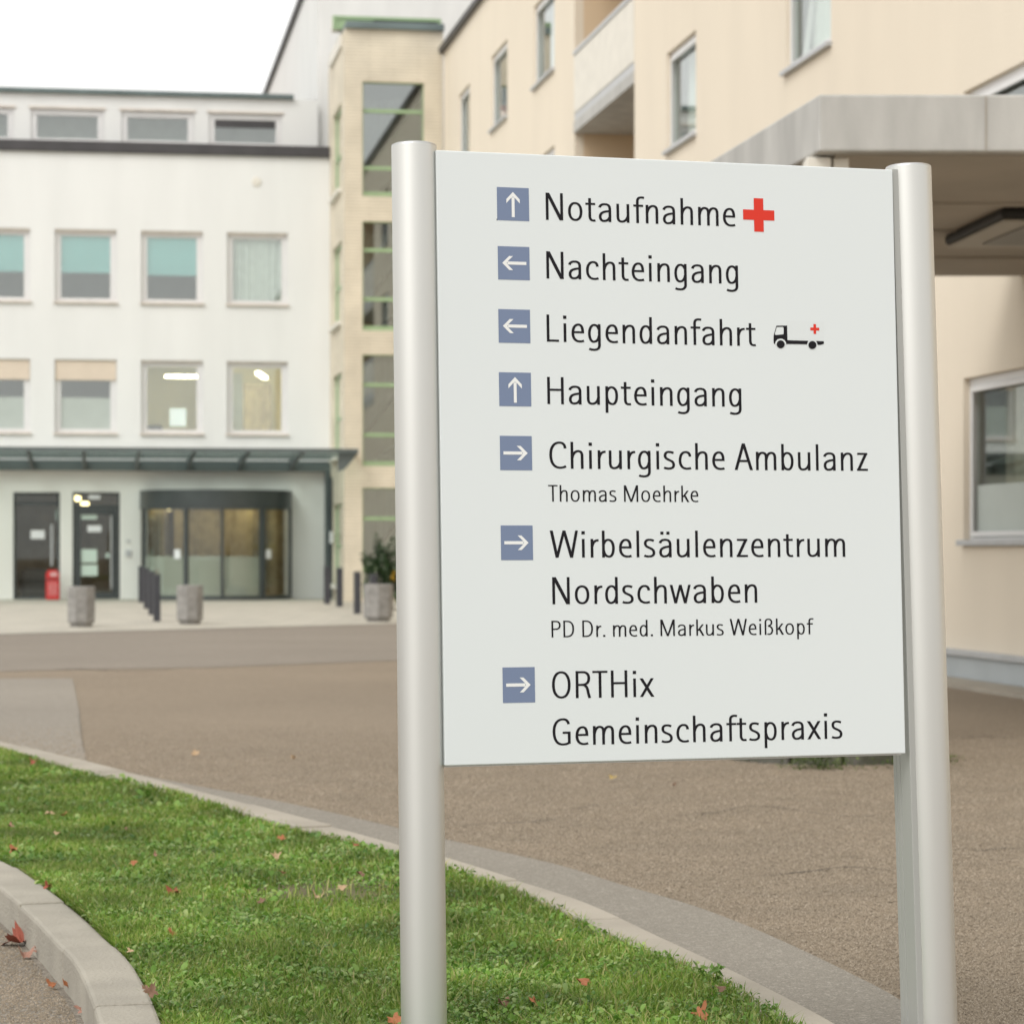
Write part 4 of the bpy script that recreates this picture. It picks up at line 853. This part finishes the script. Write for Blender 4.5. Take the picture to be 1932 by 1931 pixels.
# ------------------------------------------------------------------ grass and broad-leaved weeds
def blades(name, m, n, hmin, hmax, wid, kind, seed):
    r = np.random.default_rng(seed)
    a = np.array([(p.x, p.y) for p in ra]); b = np.array([(p.x, p.y) for p in rb])
    xs, ys = [], []; tot = 0
    while tot < n:
        k = r.random(n * 3) * (NL - 1); i = k.astype(int); f = (k - i)[:, None]; i2 = np.minimum(i + 1, NL - 1); t = r.random(n * 3)[:, None]
        p = (a[i] * (1 - f) + a[i2] * f) * (1 - t) + (b[i] * (1 - f) + b[i2] * f) * t
        q = p[:, 1]; wdt = np.linalg.norm(a[i] - b[i], axis=1)
        u = U0 + p[:, 0] / q * F; v = V0 + (EYE - LZ) * F / q
        keep = (q > 5.4) & (q < 22) & (u > -160) & (u < 2000) & (r.random(n * 3) < wdt / 4.5 * np.clip((8.5 / q) ** 1.1, 0, 1.2))
        # bare patches and tufts
        cl = np.sin(p[:, 0] * 5.1 + 2 * np.sin(p[:, 1] * 2.3)) * np.sin(p[:, 1] * 3.7 + 1.5 * np.sin(p[:, 0] * 3.3)) + .6 * np.sin(p[:, 0] * 13 + p[:, 1] * 4) * np.sin(p[:, 1] * 11)
        keep &= r.random(n * 3) < np.clip(.62 + (.45 if kind == 'blade' else -.75 if False else .45) * (cl if kind == 'blade' else -cl), .12, 1)
        if kind == 'leaf': keep &= r.random(n * 3) < np.clip(1.2 - (q - 6.6) / 5.0, .10, 1)
        dd = np.hypot((p[:, 0] + .62) / .42, (p[:, 1] - 8.9) / .55); keep &= r.random(n * 3) > np.clip(1.3 - dd, 0, .9)
        xs.append(p[keep, 0]); ys.append(p[keep, 1]); tot += keep.sum()
    x = np.concatenate(xs)[:n]; y = np.concatenate(ys)[:n]; z = lzn(x, y) - .004
    far = np.clip(y / 8, 1, 1.8); h = r.uniform(hmin, hmax, n) * (.75 + .5 * r.random(n)) * np.clip(9.5 / y, .55, 1); w = wid * r.uniform(.6, 1.3, n) * far
    ang = r.random(n) * 2 * np.pi; dx, dy = np.cos(ang), np.sin(ang); 
    if kind == 'blade':
        lean = r.uniform(.1, 1.1, n) * h; px_, py_ = -dy, dx
        V = np.zeros((n, 5, 3))
        for j, (s, t, sg) in enumerate(((0, 0, -1), (0, 0, 1), (.35, .62, 1), (.35, .62, -1), (1, .95, 0))):
            V[:, j, 0] = x + dx * lean * s + px_ * w * .5 * sg; V[:, j, 1] = y + dy * lean * s + py_ * w * .5 * sg; V[:, j, 2] = z + h * t
        F4 = np.array([0, 1, 2, 3]); F3 = np.array([3, 2, 4]); loops = np.concatenate([F4, F3]); tots = [4, 3]; nv = 5
    else:
        V = np.zeros((n, 8, 3)); asp = r.uniform(.35, 1.05, n); L = w / np.sqrt(asp) * np.where(r.random(n) < .06, 1.7, 1); tilt = r.uniform(.05, 1.0, n); roll = r.uniform(-.6, .6, n)
        sh = [(0, 0), (.25, .34), (.6, .46), (.92, .26), (1.05, 0), (.92, -.26), (.6, -.46), (.25, -.34)]
        for j, (s, t) in enumerate(sh):
            cup = .25 * abs(t) - .22 * s * s; al = s * np.cos(tilt); up = s * np.sin(tilt) + cup + t * roll
            ta = t * asp; V[:, j, 0] = x + (dx * al - dy * ta) * L; V[:, j, 1] = y + (dy * al + dx * ta) * L; V[:, j, 2] = z + h + up * L
        loops = np.array([0, 1, 2, 6, 7, 2, 3, 4, 5, 6]); tots = [5, 5]; nv = 8
    V[:, :, 2] = np.maximum(V[:, :, 2], z[:, None] - .002)
    me = bpy.data.meshes.new(name); me.vertices.add(n * nv); me.vertices.foreach_set('co', V.reshape(-1).astype(np.float32))
    li = (np.arange(n)[:, None] * nv + loops[None, :]).reshape(-1); me.loops.add(len(li)); me.loops.foreach_set('vertex_index', li.astype(np.int32))
    tt = np.tile(tots, n); me.polygons.add(len(tt)); me.polygons.foreach_set('loop_start', np.concatenate([[0], np.cumsum(tt)[:-1]]).astype(np.int32))
    me.update(calc_edges=True); me.validate(); me.materials.append(m)
    o = bpy.data.objects.new(name, me); COL.objects.link(o); return o
tag(blades('grass', M['grass'], 300000, .020, .052, .0032, 'blade', 11), 'short green grass covering the lawn island', 'grass', kind='stuff')
tag(blades('clover', M['clover'], 80000, .004, .034, .0115, 'leaf', 12), 'small round leaved weeds mixed into the lawn', 'weeds', kind='stuff')

def grit(name, n, region, seed):
    r = np.random.default_rng(seed); X, Y, t = [], [], 0
    while t < n:
        u = r.uniform(-120, 2050, n * 2); D = 6.3 + 14 * r.random(n * 2) ** 1.4; x = (u - U0) / F * D
        k = region(x, D, u) & (r.random(n * 2) < np.clip((19.5 - D) / 10, 0, 1)); X.append(x[k]); Y.append(D[k]); t += k.sum()
    x, y = np.concatenate(X)[:n], np.concatenate(Y)[:n]; w = r.uniform(.0020, .0050, n) * np.clip(y / 9, .9, 1.6); h = w * r.uniform(.25, .7, n); a = r.random(n) * 6.28; nv = 7
    V = np.zeros((n, nv, 3))
    for j in range(6):
        q = w * r.uniform(.7, 1.15, n); V[:, j, 0] = x + q * np.cos(a + j * 1.047); V[:, j, 1] = y + q * np.sin(a + j * 1.047); V[:, j, 2] = .0045
    V[:, 6, 0] = x + w * r.uniform(-.3, .3, n); V[:, 6, 1] = y + w * r.uniform(-.3, .3, n); V[:, 6, 2] = .0065 + h
    lp = np.array([[j, (j + 1) % 6, 6] for j in range(6)]).reshape(-1)
    me = bpy.data.meshes.new(name); me.vertices.add(n * nv); me.vertices.foreach_set('co', V.reshape(-1).astype(np.float32))
    li = (np.arange(n)[:, None] * nv + lp[None, :]).reshape(-1); me.loops.add(len(li)); me.loops.foreach_set('vertex_index', li.astype(np.int32))
    me.polygons.add(n * 6); me.polygons.foreach_set('loop_start', (np.arange(n * 6) * 3).astype(np.int32)); me.update(calc_edges=True); me.materials.append(M['grit'])
    o = bpy.data.objects.new(name, me); COL.objects.link(o); return o
bx_, by_ = np.array([p.x for p in band]), np.array([p.y for p in band]); o_ = np.argsort(by_)
def fore(x, y, u): return (x > np.interp(y, by_[o_], bx_[o_])) & (y > 6.2)
nx_, ny_ = np.array([p.x for p in near_out]), np.array([p.y for p in near_out]); o2_ = np.argsort(ny_)
def pathr(x, y, u): return (x < np.interp(y, ny_[o2_], nx_[o2_]) - .02) & (y < 12)
tag(grit('asphalt_grit', 150000, fore, 31), 'coarse stone grit standing out of the brown grey forecourt asphalt', 'grit', kind='stuff')
tag(grit('path_grit', 15000, pathr, 32), 'fine stone grit standing out of the grey path asphalt', 'grit', kind='stuff')

# ------------------------------------------------------------------ fallen leaves
def leafmesh(seed, n=5):
    r = random.Random(seed); mb = MB(); mb.keep = True; rim = []
    lobes = [(-2.3, .62), (-1.15, .86), (0, 1.0), (1.15, .86), (2.3, .62)]
    for i, (a, l_) in enumerate(lobes):
        l_ *= r.uniform(.85, 1.1); a += r.uniform(-.08, .08)
        for da, q_ in ((-.38, .70), (-.24, .86), (-.14, .80), (0, 1.02), (.14, .80), (.24, .86), (.38, .70)): rim.append((a + da, l_ * q_ * r.uniform(.9, 1.08)))
        if i < 4: rim.append((a + .57, r.uniform(.42, .55)))
    rim.append((PIm, .16)); cv, ph = r.uniform(.25, .6), r.uniform(0, 6)
    def pt(a, q_):
        x_, y_ = q_ * math.sin(a), q_ * math.cos(a) + .1; return (x_ * .85, y_, cv * x_ * x_ * 1.1 + .20 * math.sin(2.6 * x_ + ph) + .34 * y_ * y_ * (.4 + math.sin(ph)) + .09 * math.sin(6 * y_ + ph) + .06 * math.sin(9 * x_ - ph))
    c = len(mb.v); mb.v.append(pt(0, 0)); k = len(rim)
    for sc in (.5, 1):
        for a, q_ in rim: mb.v.append(pt(a, q_ * sc))
    for i in range(k):
        j = (i + 1) % k; mb.f.append((c, c + 1 + j, c + 1 + i)); mb.f.append((c + 1 + i, c + 1 + j, c + 1 + k + j, c + 1 + k + i))
    me = bpy.data.meshes.new('leaf'); me.from_pydata(mb.v, [], mb.f)
    i0 = 0
    return me
LC = {'red': ((.36, .085, .045), (.25, .06, .035)), 'orange': ((.42, .16, .06), (.30, .10, .04)), 'tan': ((.50, .36, .22), (.36, .23, .12)), 'brown': ((.22, .12, .07), (.15, .08, .045)), 'pink': ((.40, .22, .165), (.30, .15, .10)), 'yellow': ((.50, .38, .10), (.38, .25, .07))}
LM = {k: mat('fallen_leaf_' + k, a, .6, c2=b, vscale=26, bump=.2, bscale=60) for k, (a, b) in LC.items()}
for m_ in LM.values(): m_.use_backface_culling = False
LMESH = [leafmesh(s) for s in range(5)]
leaves = [  # u, v, height of the ground, size, colour, label
 (65, 1434, 1, .07, 'red', 'dark red leaf on the far left lawn below the flush kerb'), (93, 1537, 1, .055, 'tan', 'tan leaf on the left lawn beside a small orange one'), (124, 1537, 1, .055, 'orange', 'orange leaf on the left lawn right of a tan one'),
 (22, 1560, 1, .05, 'pink', 'pinkish leaf at the left edge of the lawn'), (103, 1574, 1, .045, 'tan', 'thin tan leaf on the left lawn below the tan and orange pair'), (29, 1603, 1, .055, 'orange', 'orange leaf on the lawn just above the raised kerb at left'),
 (238, 1565, 1, .035, 'brown', 'small brown leaf in the upper middle of the lawn'), (530, 1585, 1, .045, 'orange', 'bright orange leaf on the lawn above a long tan one'), (524, 1612, 1, .065, 'tan', 'long pale tan leaf on the lawn left of the sign post'),
 (673, 1598, 1, .05, 'red', 'red leaf on the lawn near the flush kerb left of the post'), (293, 1614, 1, .035, 'pink', 'small pink leaf in the middle of the left lawn'), (249, 1632, 1, .04, 'orange', 'small dull orange leaf in mid lawn above a clover patch'),
 (535, 1648, 1, .035, 'red', 'tiny red leaf on the lawn under the long tan leaf'), (332, 1686, 1, .065, 'red', 'largest bright red leaf in the middle of the lawn'), (682, 1653, 1, .055, 'brown', 'brown curled leaf on the lawn close to the left post'),
 (600, 1691, 1, .06, 'tan', 'tan curled leaf in the dry patch left of the post'), (641, 1680, 1, .05, 'tan', 'light tan leaf at the right end of the dry patch'), (490, 1702, 1, .04, 'brown', 'small brown leaf at the left end of the dry patch'),
 (325, 1763, 1, .045, 'orange', 'orange leaf in the clover below the bright red leaf'), (248, 1799, 1, .03, 'tan', 'tiny tan leaf against the inner side of the raised kerb'), (95, 1671, 1, .045, 'red', 'red leaf lying where lawn meets the raised kerb'),
 (280, 1886, 1.3, .05, 'brown', 'brown leaf overhanging the raised kerb near the bottom'), (741, 1926, 1, .05, 'orange', 'orange leaf at the foot of the left post'),
 (43, 1779, 0, .10, 'red', 'big red maple leaf on the grey path by the kerb'), (68, 1770, 0, .06, 'tan', 'tan leaf leaning on the big red maple leaf'), (50, 1805, 0, .055, 'pink', 'pinkish leaf on the path below the big red maple leaf'), (80, 1800, 0, .05, 'pink', 'shrivelled pink leaf on the path touching the kerb'),
 (131, 1871, 0, .06, 'orange', 'flat orange leaf on the path along the kerb'), (97, 1862, 0, .035, 'orange', 'small orange scrap on the path left of the flat orange leaf'), (165, 1912, 0, .045, 'pink', 'pale leaf on the path at the bottom of the kerb'), (7, 1725, 0, .05, 'red', 'red leaf at the left edge of the path under the kerb'),
 (1104, 1860, 1, .062, 'orange', 'orange brown maple leaf on the lawn between the posts'), (1009, 1896, 1, .045, 'orange', 'pale orange leaf low on the lawn between the posts'), (1315, 1911, 1, .055, 'orange', 'orange leaf by the flush kerb at the bottom between the posts'),
 (1365, 1872, 1, .04, 'brown', 'brown leaf under a weed at the flush kerb between the posts'), (954, 1896, 1, .04, 'brown', 'dark brown leaf low on the lawn right of the left post'), (1056, 1776, 1, .04, 'yellow', 'yellowish leaf on the lawn behind the orange brown maple leaf'),
 (365, 1542 - 119, 2, .07, 'tan', 'pale tan leaf on the forecourt asphalt beyond the flush kerb'), (556, 1430, 2, .05, 'tan', 'small pale leaf on the forecourt asphalt left of the post'), (1160, 1471, 2, .05, 'yellow', 'yellowish leaf on the asphalt below the sign panel'), (1270, 1481, 2, .03, 'brown', 'small brown leaf on the asphalt below the sign panel')]
rl = random.Random(21)
for i, (u, v, zk, s, c, lab) in enumerate(leaves):
    zg = (LZ + .028 if zk == 1 else LZ + .035 if zk == 1.3 else .012)
    x, y = g(u, v, zg); me = LMESH[i % 5].copy(); me.materials.append(LM[c])
    for p in me.polygons: p.use_smooth = True
    o = bpy.data.objects.new('fallen_leaf', me); COL.objects.link(o); o.scale = (s * .62, s * .62, s * .62)
    tl_ = rl.uniform(.15, .55) if zk in (1, 1.3) else rl.uniform(.2, .4) if zk == 0 else .25
    s *= (.72 if zk == 1 else .9) * rl.uniform(.8, 1.1); o.scale = (s * .85,) * 3; o.rotation_euler = (Matrix.Rotation(tl_, 3, 'X') @ Matrix.Rotation(rl.uniform(-.3, .3), 3, 'Y') @ Matrix.Rotation(rl.uniform(0, 6.28), 3, 'Z')).to_euler()
    o.location = (x, y, zg + s * .85 * .6 * math.sin(tl_) * (.6 if zk == 1 else .95) + .002)
    tag(o, lab, 'leaf', 'fallen autumn leaves')
# tall weed at the flush kerb
for u, v, hgt, lab in ((1352, 1864, .07, 'tallest leafy weed at the flush kerb between the posts'), (1322, 1852, .05, 'shorter leafy weed left of the tallest weed at the flush kerb')):
    x, y = g(u, v, LZ); t = thing('kerb_weed', lab, 'weed', (x, y, LZ - .01), group='weeds growing at the flush kerb')
    MB().prism([(-.0015, 0), (.0015, 0), (0, .003)], 0, hgt).build('stem', M['grass'], t)
    scatter('leaves', M['clover'], t, 26, lambda r: ((r.gauss(0, .012), r.gauss(0, .012), r.uniform(.01, hgt)), 1), .014, int(u))
